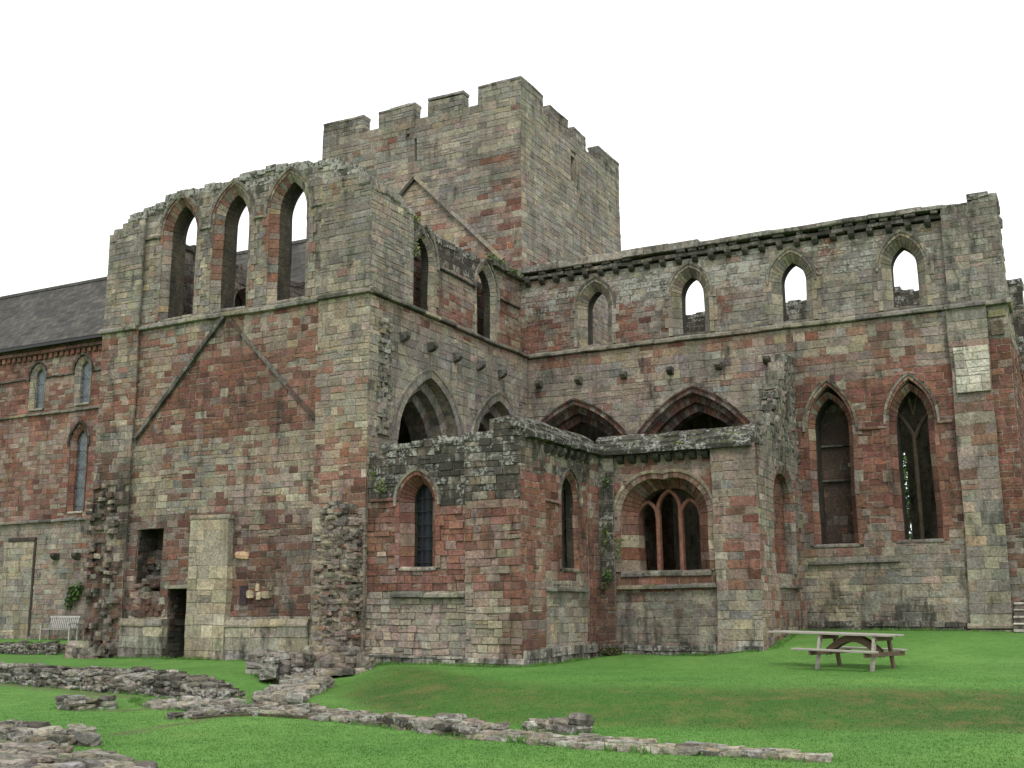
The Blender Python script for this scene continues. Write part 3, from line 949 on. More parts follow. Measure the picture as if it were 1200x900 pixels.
# east side, lower wall with arcade arches
FE = Fr('y', -16.7)
ar = [Op(26.98, .2, 5.75, 1.68, 2.3, .24), Op(31.1, .2, 5.75, 1.68, 2.3, .24)]
wall('side_wall', T, FE, 23.9, 33.1, -.3, [(20, 9.76), (40, 9.76)], ar, 1.25, fn_elow, 11, zblocks=5.0, cap=False, rowh=(.2, .3))
for i, o in enumerate(ar):
    R = random.Random(60 + i); mb = MB()
    fa = lambda u, z, R: Z(.1, .12, .95, 0, g=.8, b=.2)
    fd = lambda u, z, R: Z(.0, .3, .75, 0, g=.7, p=.1)
    ring(mb, FE, R, o, 1.68, 2.3, .22, .035, .03, -.34, fa, n=11, jh=.4)
    ring(mb, FE, R, o, 1.38, 1.98, .29, -.30, -.34, -.75, fa, n=11, jh=.4)
    ring(mb, FE, R, o, 1.10, 1.68, .27, -.62, -.66, -1.25, fd, n=11, jh=.4)
    a = build('arch', mb, STONE, T)
    h = MB(); hood(h, FE, R, o, 1.90, 2.52, .08, .07, fa, n=12); build('hood_mould', h, STONE, a)
# east side, upper wall set back, with two clerestory windows, and the return of the corner pier
FU = Fr('y', -17.0)
ew = [Op(26.98, 10.0, 11.55, .60, .92, .15), Op(30.75, 10.0, 11.55, .60, .92, .15)]
etop = [(25.9, 12.7), (26.5, 12.5), (28, 12.42), (30, 12.46), (30.3, 12.5), (31.2, 12.68), (33.2, 12.7)]
wall('clerestory_wall', T, FU, 25.9, 33.2, 9.8, etop, ew, .3, fn_eup, 12)
wall('passage_or_backing_wall', T, Fr('y', -18.0), 26.0, 33.2, 9.4, [(20, 12.2), (40, 12.2)], [], .3, lambda u, z, R: Z(.1, .3, .75, 0, r=.3, d=.3, g=.4), 15)
wall('corner_pier_return', T, Fr('y', -16.7), 23.9, 26.0, 9.8, [(23.9, 12.8), (24.8, 12.85), (25.6, 12.72), (26, 12.6)], [], .5, fn_eup, 13)
def window_p(parent, fr, o, ai, hi, seed, fn, back, splay=.33, w=None):
    R = random.Random(seed); mb = MB()
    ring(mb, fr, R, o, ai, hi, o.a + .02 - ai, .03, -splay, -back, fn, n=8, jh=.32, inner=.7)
    ring(mb, fr, R, o, o.a + .025, o.h + .02, .13, .03, .03, -.1, fn, n=8, jh=.32, quoin=.12)
    w = build('window', mb, STONE, parent)
    h = MB(); hood(h, fr, R, o, o.a + .1, o.h + .12, .07, .09, fn_string); build('hood_mould', h, STONE, w)
    s_ = MB(); course_strip(s_, fr, R, o.uc - o.a - .05, o.uc + o.a + .05, o.zb - .06, .1, .03, fn_string, back=-back, seg=(.5, .8)); build('sill', s_, STONE, w)
    return w
for i, o in enumerate(ew): window_p(T, FU, o, .46, .74, 80 + i, fn_jamb, .34, splay=.1)
mb = MB(); R = random.Random(9)
course_strip(mb, FU, R, 27.75, 30.05, 11.52, .10, .09, fn_dark); course_strip(mb, FU, R, 31.45, 33.0, 11.5, .10, .09, fn_dark)
build('string_course', mb, STONE, T)
# torn strip near the corner
mb = MB()
rough_fill(mb, R, -16.70, -16.66, 24.35, 24.85, 6.1, lambda x, y: 9.2, {'g': .8, 'b': .2}, .3, .35, s=(.1, .16, .12), keep=.7)
build('torn_strip', mb, STONE, T)
def corbel_mesh(fr, R, u, z, w=.22, h=.26, p=.3, fn=fn_dark):
    mb = MB()
    pr = [(-.05, z + h), (p, z + h), (p, z + h * .55), (p * .72, z + h * .22), (p * .3, z), (-.05, z)]
    vs = [fr.P(u - w / 2, b, a) for a, b in pr] + [fr.P(u + w / 2, b, a) for a, b in pr]
    n = len(pr)
    fs = [tuple(range(n)), tuple(range(2 * n - 1, n - 1, -1))] + [(i, i + n, (i + 1) % n + n, (i + 1) % n) for i in range(n)]
    w_, li, di, br, _ = fn(u, z, R)
    mb.add(vs, fs, pick(R, w_, br), li, di)
    return mb
R = random.Random(10)
c0 = build('corbel', corbel_mesh(FE, R, 25.4, 8.78, .2, .24, .26), STONE, T)
for y in (26.85, 28.25, 29.65, 31.05): copy_part(c0, T, (0, y - 25.4, R.uniform(-.02, .02)))
# moss and ragged cornice remains along the east top
mb = MB()
k = 31.0
while k < 33.2:
    e = k + R.uniform(.25, .4); block(mb, FU, R, k, e, 12.5, 12.72 + R.uniform(-.04, .06), R.uniform(.12, .28), -.5, pick(R, {'g': .7, 'k': .3}), .5, .4, .02, .02); k = e
build('cornice', mb, STONE, T)
# west transept wall (inner face seen through the gable windows) and an added slab that shades the interior
FW = Fr('y', -25.3)
wall('far_side_wall', T, FW, 24.9, 33.6, -.3, [(24, 13.0), (27, 13.0), (30, 13.1), (33.6, 13.3)], [Op(28.95, 10, 11.8, .5, .6, .12), Op(31.9, 10, 11.8, .5, .6, .12)], .6, lambda u, z, R: Z(.1, .55 if u < 27.6 else .3, .8, 0, g=.6, d=.25), 14, zblocks=8.5)
mb = MB(); core(mb, Fr('y', -25.95), [(24.95, 9.0), (33.5, 9.0), (33.5, 12.9), (24.95, 12.9)], [], .2, rgb((70, 66, 58)))  # dark backing, added so the openings in front do not show lit
build('passage_or_backing_wall', mb, STONE, T)
mb = MB()
for y in (25.6, 26.9):
    course_strip(mb, FW, R, y - .3, y + .3, 11.35, .12, .1, fn_dark)
    for s in range(5): block(mb, FW, R, y - .12, y + .12, 9.8 + s * .31, 10.1 + s * .31, .14, 0, pick(R, {'g': .6, 'b': .3}), .1, .2)
build('wall_shafts', mb, STONE, T)
mb = MB(); box(mb, -25.6, -17.2, 24.9, 33.5, 9.1, 9.35, rgb((110, 105, 95)), .2, .2)  # unseen slab, added to keep the open transept dark inside
build('vault_or_shade_slab', mb, STONE, T)

# ------------------------------------------------------------------ CROSSING TOWER
TW = thing('tower', 'square grey stone tower with battlements standing behind the ruined gable', 'tower', (-21.5, 38.2, .3))
FS, FT = Fr('x', 33.6), Fr('y', -17.16)
slitS = Op(-21.55, 17.86, 18.8, .05, 0, 0, True)
hS = Op(-21.9, 18.96, 19.08, .07, 0, 0, True)
wall('south_face', TW, FS, -25.83, -17.16, -.3, [(-30, 19.55), (-10, 19.55)], [slitS, hS], .9, fn_towerS, 21, zblocks=9.2, cap=False, rowh=(.19, .25), blen=(.35, .8), proud=(.002, .014), maxz=19.55)
slitE = Op(38.05, 17.85, 18.85, .24, 0, 0, True)
wall('east_face', TW, FT, 33.62, 42.75, -.3, [(30, 19.55), (50, 19.55)], [slitE], .9, fn_tower_e, 22, zblocks=9.2, cap=False, rowh=(.19, .25), blen=(.35, .8), proud=(.002, .014), maxz=19.55)
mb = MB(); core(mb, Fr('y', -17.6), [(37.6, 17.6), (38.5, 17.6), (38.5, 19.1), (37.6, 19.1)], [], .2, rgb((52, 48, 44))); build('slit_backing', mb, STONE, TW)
mb = MB(); core(mb, Fr('y', -25.0), [(34.5, -.3), (42.75, -.3), (42.75, 19.6), (34.5, 19.6)], [], .8, MORTAR); build('west_face', mb, STONE, TW)
mb = MB(); core(mb, Fr('x', 41.95), [(-25.8, -.3), (-18.1, -.3), (-18.1, 19.6), (-25.8, 19.6)], [], .8, MORTAR); build('north_face', mb, STONE, TW)
def merlon(fr, a, b, z1, seed):
    R = random.Random(seed); mb = MB()
    f2 = lambda u, z, R: Z(.3, .25, .95, 0, g=.9, p=.1)
    coursed(mb, fr, R, a, b, 19.52, prof([(a, z1 - .07), (b, z1 - .07)]), [], f2, rowh=(.17, .23), blen=(.3, .6), proud=(.004, .02), db=-.42)
    u = a
    while u < b - .01:
        e = min(u + R.uniform(.5, .9), b)
        if b - e < .2: e = b
        block(mb, fr, R, u, e, z1 - .08, z1 + R.uniform(0, .04), .03, -.46, pick(R, {'g': 1, 'k': .1}), .4, .3, .012, .012); u = e
    build('merlon', mb, STONE, TW)
for i, (a, b, z) in enumerate(((-25.83, -23.90, 20.22), (-23.20, -21.60, 20.2), (-21.04, -19.52, 20.22), (-18.90, -17.16, 20.24))): merlon(FS, a, b, z, 100 + i)
for i, (a, b, z) in enumerate(((33.6, 35.4, 20.24), (36.0, 37.6, 20.14), (38.15, 39.3, 20.1), (40.55, 42.75, 20.2))): merlon(FT, a, b, z, 110 + i)
mb = MB(); R = random.Random(3)
raking(mb, FS, (-21.55, 17.2), (-17.9, 13.5), .12, .13, R, fn_buff); raking(mb, FS, (-25.2, 13.6), (-21.5, 17.2), .12, .12, R, fn_dark)
build('roof_crease', mb, STONE, TW)

# ------------------------------------------------------------------ PRESBYTERY
P = thing('presbytery', 'long roofless grey and red wall with four small pointed windows under its cornice', 'church ruin', (-9, 33.1, .9))
FL, FC = Fr('x', 33.1), Fr('x', 33.2)
pa = [Op(-15.0, .9, 6.5, 1.92, 1.6, .18, m=.33), Op(-11.03, .9, 6.5, 1.92, 1.6, .18, m=.33)]
pl = [Op(-6.93, 3.32, 6.75, .60, 1.2, .2), Op(-4.68, 3.38, 6.75, .58, 1.15, .2)]
wall('lower_wall', P, FL, -16.7, -2.0, .3, [(-30, 9.74), (5, 9.74)], pa + pl, .85, fn_plow, 31, zblocks=.6, cap=False, rowh=(.17, .26), blen=(.24, .55))
for i, o in enumerate(pa):
    R = random.Random(160 + i); mb = MB()
    fd = lambda u, z, R: Z(0, .35, .86, 0, r=.35, g=.4, d=.25)
    ring(mb, FL, R, o, 1.92, 1.6, .16, .03, .03, -.3, fd, n=13, jh=.4)
    ring(mb, FL, R, o, 1.68, 1.36, .26, -.22, -.28, -.6, fd, n=13, jh=.4)
    ring(mb, FL, R, o, 1.42, 1.1, .28, -.5, -.56, -1.0, fd, n=13, jh=.4)
    a = build('arch', mb, STONE, P)
    h = MB(); hood(h, FL, R, o, 2.07, 1.75, .06, .09, fd, n=13); build('hood_mould', h, STONE, a)
def bar(mb, fr, pts, w, d0, d1, col, li=0, di=0):
    for (a, b) in zip(pts, pts[1:]):
        L_ = math.hypot(b[0] - a[0], b[1] - a[1]) + 1e-9
        nx_, nz_ = -(b[1] - a[1]) / L_ * w / 2, (b[0] - a[0]) / L_ * w / 2
        q = [(a[0] - nx_, a[1] - nz_), (b[0] - nx_, b[1] - nz_), (b[0] + nx_, b[1] + nz_), (a[0] + nx_, a[1] + nz_)]
        c_ = w * .28
        vs = [fr.P(x, z, d0 - c_) for x, z in q] + [fr.P(x, z, d1) for x, z in q]
        m0, m1 = ((a[0] + nx_ * .45, a[1] + nz_ * .45), (b[0] + nx_ * .45, b[1] + nz_ * .45)), ((a[0] - nx_ * .45, a[1] - nz_ * .45), (b[0] - nx_ * .45, b[1] - nz_ * .45))
        vs += [fr.P(*m1[0], d0), fr.P(*m1[1], d0), fr.P(*m0[1], d0), fr.P(*m0[0], d0)]
        fs = [(8, 9, 10, 11), (0, 1, 9, 8), (1, 2, 10, 9), (2, 3, 11, 10), (3, 0, 8, 11), (0, 4, 5, 1), (1, 5, 6, 2), (2, 6, 7, 3), (3, 7, 4, 0), (4, 7, 6, 5)]
        mb.add(vs, fs, col, li, di)
for i, o in enumerate(pl):
    w = window_p(P, FL, o, .47 if i == 0 else .43, .86, 170 + i, fn_redjamb if i else (lambda u, z, R: Z(.05, .05, 1, 0, r=.55, b=.15, g=.2)), .85, splay=.18)
    R = random.Random(180 + i); mb = MB()
    if i == 1:                                            # Y-shaped tracery
        c_ = rgb((70, 60, 50))
        bar(mb, FL, [(o.uc - .02, o.zb), (o.uc - .02, 6.35)], .11, -.5, -.66, c_, 0, .3)
        for s in (-1, 1):
            bar(mb, FL, [(o.uc + s * x, z) for x, z in ((0, 6.3), (.08, 6.5), (.2, 6.72), (.34, 6.92), (.46, 7.08))], .11, -.5, -.66, c_, 0, .3)
        bar(mb, FL, [(o.uc - .14, 7.6), (o.uc, 6.95), (o.uc + .14, 7.6)], .07, -.52, -.62, c_, 0, .3)
        build('tracery', mb, STONE, w)
    else:                                                 # blocked with coursed stone and two ledges
        fb = lambda u, z, R: Z(.25 * sm(6, 7, z), .25, .8, 0, d=.45 + (.3 if z < 5.3 else 0), g=.35 if z > 5.3 else .15, k=.3 if z > 6.3 else .1)
        FB = Fr('x', 34.0)
        core(mb, FB, [(-7.6, 3.2), (-6.2, 3.2), (-6.2, 8), (-7.6, 8)], [], .3, rgb((70, 60, 52)))
        coursed(mb, FB, R, -7.6, -6.2, 3.2, prof([(-9, 8), (-5, 8)]), [], fb, rowh=(.22, .3))
        course_strip(mb, FB, R, -7.6, -6.2, 6.25, .08, .12, fn_dark); course_strip(mb, FB, R, -7.6, -6.2, 5.22, .08, .12, fn_dark)
        build('blocking', mb, STONE, w)
# clerestory
pw = [Op(x, 9.98, 11.3, .58, .85, .15) for x in (-14.28, -11.03, -7.83, -4.62)]
wall('clerestory_wall', P, FC, -17.1, -3.4, 9.8, [(-18, 12.5), (0, 12.5)], pw, .62, fn_pup, 32, cap=False, rowh=(.15, .24), blen=(.22, .5))
for i, o in enumerate(pw): window_p(P, FC, o, .36, .6, 190 + i, fn_jamb, .64, splay=.25)
mb = MB(); R = random.Random(33)
course_strip(mb, FL, R, -16.65, -3.6, 9.76, .17, .13, fn_string, wave=.02)
course_strip(mb, FL, R, -7.75, -5.25, 2.8, .12, .12, fn_string, wave=.05)
course_strip(mb, FL, R, -6.2, -5.35, 6.55, .09, .07, fn_redjamb); course_strip(mb, FL, R, -4.0, -3.6, 6.6, .09, .07, fn_redjamb)
build('string_course', mb, STONE, P)
mb = MB()
coursed(mb, Fr('x', 32.98), R, -7.75, -3.5, .4, prof([(-9, 1.25), (-3, 1.2)]), [], lambda u, z, R: Z(.6, .3, .95, .12, g=.8, k=.1), rowh=(.13, .2), blen=(.2, .45), db=-.1, proud=(-.03, .04))
build('footing', mb, STONE, P)
# cornice: overhanging ragged courses on corbels
mb = MB()
u = -17.0
while u < -3.4:
    e = min(u + R.uniform(.25, .42), -3.38); zz = .14 if u < -11.3 else 0
    block(mb, FC, R, u, e, 12.5, 12.62, .14 + R.uniform(-.03, .03), -.9, pick(R, {'g': .6, 'k': .5, 'b': .1}), .3, .5, .015, .012)
    if R.random() < .62: block(mb, FC, R, u + .04, e - .05, 12.63, 12.72, .19 + R.uniform(-.05, .03), -.9, pick(R, {'k': .6, 'g': .5}), .3, .5, .02, .015)
    u = e
u = -17.0
while u < -3.4:
    e = min(u + R.uniform(.5, 1.0), -3.38); zz = .1 if u < -11.4 else 0
    block(mb, FC, R, u, e, 12.73, 12.87 + zz + R.uniform(-.015, .02), .24 + R.uniform(-.02, .02), -.95, pick(R, {'g': 1, 'b': .2, 'k': .2}), .7, .3, .02, .01)
    u = e
build('cornice', mb, STONE, P)
c0 = build('corbel', corbel_mesh(FC, R, -16.7, 12.27, .17, .22, .2, fn_dark), STONE, P)
for i in range(1, 25): copy_part(c0, P, (i * .535, R.uniform(-.02, .02), 0))
c0 = build('corbel', corbel_mesh(FL, R, -16.25, 8.74, .19, .22, .26, fn_dark), STONE, P)
for x in (-14.8, -13.25, -11.7, -10.15, -8.65): copy_part(c0, P, (x + 16.25, R.uniform(-.05, .05), R.uniform(-.02, .02)))
# east end buttress
FB1 = Fr('x', 32.93)
wall('buttress', P, FB1, -3.52, -2.5, .3, [(-4, 9.74), (-2, 9.74)], [], .3, fn_pbut, 34, zblocks=.55, cap=False, rowh=(.26, .33), blen=(.3, .7))
wall('buttress_return', P, Fr('x', 33.06), -2.52, -1.97, .3, [(-4, 9.74), (-1, 9.74)], [], .3, fn_pret, 35, zblocks=.55, cap=False)
wall('corner_pier', P, Fr('x', 33.0), -3.45, -1.97, 9.85, [(-3.45, 12.78), (-2.62, 12.8), (-2.6, 12.98), (-2.12, 13.02), (-2.0, 12.8), (-1.97, 12.6)], [], .9, fn_pup, 36, rowh=(.17, .25), hh=(.0, .07))
mb = MB(); R = random.Random(37)
coursed(mb, Fr('x', 32.86), R, -3.42, -2.52, 7.35, prof([(-4, 8.65), (-2, 8.6)]), [], lambda u, z, R: Z(.5, .1, 1.1, 0, w=.6, b=.4, g=.3), rowh=(.2, .24), blen=(.3, .5), db=-.1)
build('pale_facing_patch', mb, STONE, P)
mb = MB()
coursed(mb, Fr('x', 32.84), R, -3.66, -2.42, .4, prof([(-4, 1.05), (-2, 1.05)]), [], fn_grey, rowh=(.2, .3), blen=(.3, .6), db=-.2)
course_strip(mb, Fr('x', 32.93), R, -3.6, -2.44, 1.03, .14, .09, fn_grey)
build('plinth', mb, STONE, P)
mb = MB()
course_strip(mb, FB1, R, -3.55, -2.5, 9.72, .16, .1, fn_string); course_strip(mb, Fr('x', 33.0), R, -2.5, -1.85, 9.72, .16, .1, fn_string); course_strip(mb, Fr('y', -1.97), R, 32.95, 34.2, 9.72, .16, .1, fn_string)
build('string_course', mb, STONE, P)
mb = MB()
block(mb, Fr('x', 33.02), R, -2.45, -2.02, 9.4, 9.6, .02, -.1, rgb((120, 116, 88)), .1, .1); block(mb, Fr('x', 33.02), R, -2.42, -2.1, 8.9, 9.3, .015, -.1, rgb((100, 90, 78)), .1, .3)
build('niche', mb, STONE, P)
FEE = Fr('y', -1.97)
wall('east_wall', P, FEE, 33.1, 43.6, .3, [(33.1, 12.6), (33.5, 12.5), (33.75, 12.0), (34.1, 11.0), (34.5, 9.8), (35.4, 9.3), (37.0, 8.4), (44, 8.2)], [Op(39, 3.5, 7.2, .5, 1.1, .1), Op(41, 3.5, 7.2, .5, 1.1, .1)], .9, fn_pret, 38, zblocks=.6)
# north wall, seen through the windows
north_open = Op(-6.55, 3.5, 6.9, .15, .4, .1)
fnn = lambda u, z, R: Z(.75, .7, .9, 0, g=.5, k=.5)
ntop = [(-17, 13.0), (-15, 13.2), (-13.9, 13.3), (-13.3, 13.1), (-12.4, 13.35), (-10.5, 13.2), (-9.7, 13.3), (-8, 13.2), (-6.3, 13.25), (-5.6, 13.1), (-2, 13.0)]
wall('north_wall', P, Fr('x', 43.2), -17.1, -2.0, .3, ntop, [north_open], .9, fnn, 39, zblocks=9.3)
mb = MB(); box(mb, -17.0, -7.9, 34.3, 43.2, 9.1, 9.35, rgb((110, 105, 95)), .2, .2); box(mb, -7.9, -2.9, 34.3, 43.2, 9.1, 9.35, rgb((110, 105, 95)), .2, .2)  # slabs added out of sight to darken the roofless choir
build('vault_or_shade_slab', mb, STONE, P)

# ------------------------------------------------------------------ CHAPEL
K = thing('chapel', 'low red stone chapel with lichened sloping wall tops and a three-light window', 'church ruin', (-12.25, 26, .3))
FK = Fr('x', 24.0)
ko = Op(-15.2, 2.6, 4.25, .50, .62, .2)
wall('front_wall', K, FK, -16.7, -13.7, -.3, [(-16.7, 5.45), (-16.2, 5.62), (-14.9, 5.75), (-13.7, 5.75)], [ko], .8, fn_chs, 41, proud=(-.025, .03), rowh=(.13, .22), blen=(.2, .46), zblocks=0, hh=(0, .08))
w = window_p(K, FK, ko, .27, .44, 200, lambda u, z, R: Z(.1, .1, .95, 0, r=.7, p=.2), .8, splay=.28)
def glazing(fr, uc, zb, zs, a, h, d, parent, mat):
    r_ = arch_side(a, h, 8)
    L_ = [(uc - a, zb)] + [(uc - x, zs + z) for x, z in r_] + [(uc + x, zs + z) for x, z in r_[::-1][1:]] + [(uc + a, zb)]
    mb = MB(); core(mb, fr, [(x, z) for x, z in L_][::-1], [], -d + .02, (.1, .1, .1), d0=d)
    return build('glass', mb, mat, parent)
glazing(FK, ko.uc, ko.zb, ko.zs, .30, .47, -.45, w, DARKGLASS)
mb = MB()
for k in range(6): bar(mb, FK, [(-15.47, 2.75 + k * .32), (-14.93, 2.75 + k * .32)], .02, -.38, -.42, (.03, .03, .035))
for x in (-15.3, -15.1): bar(mb, FK, [(x, 2.6), (x, 4.6)], .02, -.385, -.41, (.03, .03, .035))
build('glazing_bars', mb, IRON, w)
wall('corner_pier', K, Fr('x', 23.88), -13.78, -12.25, -.3, [(-13.8, 5.75), (-12.95, 5.78), (-12.93, 6.12), (-12.38, 6.15), (-12.36, 5.9), (-12.2, 5.8)], [], .9, fn_chsp, 42, proud=(-.02, .03), rowh=(.15, .22), blen=(.2, .48), zblocks=0, hh=(0, .08))
wall('corner_pier', K, Fr('y', -12.25), 23.88, 25.18, -.3, [(20, 5.72), (30, 5.72)], [], .9, fn_che, 43, cap=False, zblocks=0, blen=(.25, .5))
ke = Op(26.85, 2.58, 4.35, .50, .68, .2)
FKE = Fr('y', -12.37)
wall('side_wall', K, FKE, 25.1, 28.1, -.3, [(20, 5.72), (30, 5.72)], [ke], .26, fn_che, 44, cap=False, zblocks=0, rowh=(.17, .25), blen=(.25, .5))
w = window_p(K, FKE, ke, .42, .6, 201, fn_redjamb, .28, splay=.08)
wall('side_pier', K, Fr('y', -12.25), 27.9, 28.5, -.3, [(20, 5.72), (30, 5.72)], [], .8, fn_che, 45, cap=False, zblocks=0, blen=(.25, .4))
# part facing the camera further back, with the three-light window
FM, FMP = Fr('x', 28.62), Fr('x', 28.47)
mo_ = Op(-10.46, 2.55, 4.05, 1.22, .92, .16)
wall('window_wall', K, FM, -12.3, -8.9, -.3, [(-20, 5.72), (0, 5.72)], [mo_], .9, fn_mid, 46, cap=False, zblocks=0, rowh=(.18, .26), blen=(.24, .5))
wall('pier', K, FMP, -12.3, -11.82, -.3, [(-20, 5.72), (0, 5.72)], [], .2, fn_reent, 47, cap=False, zblocks=0, blen=(.2, .3))
wall('pier', K, FMP, -9.06, -7.88, -.3, [(-20, 5.76), (0, 5.76)], [], .9, fn_midp, 48, cap=False, zblocks=0, rowh=(.2, .28), blen=(.3, .6))
R = random.Random(49); mb = MB()
ring(mb, FM, R, mo_, 1.22, .92, .2, .045, .02, -.1, lambda u, z, R: Z(.25, .12, 1, 0, p=.5, r=.3, b=.2), n=12, jh=.3)
ring(mb, FM, R, mo_, .86, .70, .38, -.02, -.42, -.9, fn_redjamb, n=12, jh=.3)
w = build('window', mb, STONE, K)
h = MB(); hood(h, FM, R, mo_, 1.38, 1.06, .08, .1, lambda u, z, R: Z(.4, .1, 1.05, 0, p=.4, b=.4), n=14)
course_strip(h, FM, R, -9.1, -9.0, 4.02, .09, .08, fn_redjamb)
build('hood_mould', h, STONE, w)
s_ = MB(); course_strip(s_, FM, R, -11.8, -9.08, 2.1, .13, .16, fn_string, wave=.03)
course_strip(s_, FM, R, -11.7, -9.2, 2.42, .16, .06, fn_string, back=-.9, seg=(.5, .9)); build('sill', s_, STONE, w)
tr = MB(); tcol = rgb((132, 94, 80), .9)
def pt_arch(uc, a, zs, h, n=7):
    r_ = arch_side(a, h, n)
    return [(uc + x, zs + z) for x, z in r_] + [(uc - x, zs + z) for x, z in r_[::-1][1:]]
m1, m2 = -10.80, -10.16
for x in (m1, m2): bar(tr, FM, [(x, 2.55), (x, 4.2)], .11, -.42, -.62, tcol, 0, .05)
bar(tr, FM, pt_arch(-10.48, .32, 4.2, .52), .10, -.42, -.60, tcol, 0, .05)
for s, c_ in ((-1, m1 - .29), (1, m2 + .29)):
    bar(tr, FM, pt_arch(c_, .28, 4.02, .42), .10, -.42, -.60, tcol, 0, .05)
build('tracery', tr, STONE, w)
# vault ribs behind, partition, chapel roofs
mb = MB()
for dy in (0, .5, 1.0):
    FV = Fr('x', 30.0 + dy)
    bar(mb, FV, [(-9.1 - t * .42, 3.6 + 1.5 * math.sin(t * .32)) for t in range(0, 6)], .16, 0, -.2, rgb((128, 118, 100)))
build('vault_rib', mb, STONE, K)
mb = MB(); coursed(mb, Fr('y', -11.75), R, 29.6, 33.0, .5, prof([(20, 5.3), (40, 5.3)]), [], lambda u, z, R: Z(0, .1, 1, 0, r=.6, p=.3, b=.1), db=-.2)
core(mb, Fr('y', -11.78), [(29.5, .3), (33.1, .3), (33.1, 5.4), (29.5, 5.4)], [], .2, MORTAR); build('partition_wall', mb, STONE, K)
mb = MB(); box(mb, -16.7, -12.9, 24.5, 33.0, 5.45, 5.6, rgb((110, 105, 95)), .3, .4); box(mb, -12.9, -8.3, 29.2, 33.0, 5.45, 5.6, rgb((110, 105, 95)), .3, .4)
build('vault_or_shade_slab', mb, STONE, K)
# side facing east
FX = Fr('y', -7.88)
kx = Op(31.05, 2.5, 4.45, .95, .85, .2)
wall('east_side_wall', K, FX, 28.5, 33.1, -.1, [(28.5, 5.8), (29.3, 5.95), (30.2, 6.6), (31, 7.4), (32, 8.4), (32.6, 8.8), (33.1, 8.8)], [kx], .42, lambda u, z, R: Z(.25 * sm(4.2, 5, z) + .1, .15 + .2 * sm(4.5, 6, z), 1, .0, g=.5 + sm(5, 6, z), r=.4 * sm(5.5, 4.5, z) + .05, p=.3, b=.15), 50, zblocks=.2, rowh=(.17, .26), blen=(.22, .45))
R = random.Random(51); mb = MB()
ring(mb, FX, R, kx, .86, .78, .22, .03, -.05, -.4, lambda u, z, R: Z(.3, .3, 1, 0, r=.4, g=.5), n=9)
w = build('blocked_arch', mb, STONE, K)
mb = MB(); coursed(mb, Fr('y', -8.12), R, 30.0, 32.1, 2.4, prof([(20, 5.5), (40, 5.5)]), [], lambda u, z, R: Z(0, .15, .95, 0, r=.8, p=.1, d=.2), db=-.2)
core(mb, Fr('y', -8.14), [(30.0, 2.3), (32.1, 2.3), (32.1, 5.5), (30.0, 5.5)], [], .3, rgb((110, 80, 70))); build('blocking', mb, STONE, w)
mb = MB(); course_strip(mb, FX, R, 30.1, 32.2, 2.1, .12, .12, fn_string); build('sill', mb, STONE, w)
# raking broken wall above it
mb = MB(); R = random.Random(52)
rough_fill(mb, R, -8.3, -7.97, 29.0, 33.0, 5.7, lambda x, y: 5.85 + .80 * (y - 29.2) - .5 * sm(-8.1, -8.6, x) + .3 * nz(x, y, 3), {'g': .75, 'b': .15, 'k': .15}, .3, .35, s=(.18, .22, .13))
build('broken_wall_end', mb, STONE, K)
# sloping coping stones and the corbel table
def coping(mb, fr, R, u0, u1, zf, hgt=.48, dep=.55, back=.95):
    rows = 3
    for r in range(rows):
        a = r / rows; b = (r + 1) / rows
        u = u0 - R.uniform(0, .2)
        u = u0
        while u < u1 - .02:
            e = min(u + R.uniform(.3, .75), u1)
            if u1 - e < .15: e = u1
            d0 = .2 - dep * a; d1 = .2 - dep * b - .05
            z0 = zf + hgt * a; z1 = zf + hgt * b
            j = R.uniform(-.015, .02)
            pr = [(d0 + j, z0 - .07), (d0 + j, z0 + .05 + j), (d1, z1 + .05), (d1 - .2, z1 - .1), (d1 - .2, z0 - .07)]
            vs = [fr.P(u + .006, z + j, d) for d, z in pr] + [fr.P(e - .006, z + j, d) for d, z in pr]
            n = 5
            fs = [tuple(range(n)), tuple(range(2 * n - 1, n - 1, -1))] + [(i, i + n, (i + 1) % n + n, (i + 1) % n) for i in range(n)]
            wt, li, di, br, _ = fn_cope(u, z0, R)
            mb.add(vs, fs, pick(R, wt, br), li, di); u = e
    pr = [(.0, zf - .1), (.1 - dep, zf + hgt), (-back, zf + hgt - .05), (-back, zf - .1)]
    vs = [fr.P(u0, z, d) for d, z in pr] + [fr.P(u1, z, d) for d, z in pr]
    mb.add(vs, [(0, 1, 2, 3), (7, 6, 5, 4)] + [(i, i + 4, (i + 1) % 4 + 4, (i + 1) % 4) for i in range(4)], MORTAR, .8, .6)
mb = MB(); coping(mb, Fr('y', -12.25), R, 24.1, 28.6, 5.74); build('coping', mb, STONE, K)
mb = MB(); coping(mb, Fr('x', 28.5), R, -12.4, -7.95, 5.74); build('coping', mb, STONE, K)
c0 = build('corbel', corbel_mesh(FKE, R, 25.45, 5.42, .17, .2, .2, fn_dark), STONE, K)
for i in range(1, 7): copy_part(c0, K, (0, i * .4, 0))
c0 = build('corbel', corbel_mesh(FM, R, -11.62, 5.44, .16, .2, .2, fn_dark), STONE, K)
for i in range(1, 8): copy_part(c0, K, (i * .34, 0, 0))
mb = MB(); course_strip(mb, FKE, R, 25.18, 26.2, 4.22, .09, .08, fn_redjamb); course_strip(mb, FKE, R, 25.2, 27.7, 2.02, .12, .12, fn_string)
course_strip(mb, FK, R, -15.9, -13.8, 1.9, .16, .16, fn_string, wave=.05); course_strip(mb, FK, R, -16.6, -15.75, 4.28, .09, .07, fn_redjamb)
course_strip(mb, FM, R, -11.8, -11.75, 4.0, .09, .08, fn_redjamb)
build('string_course', mb, STONE, K)
mb = MB()
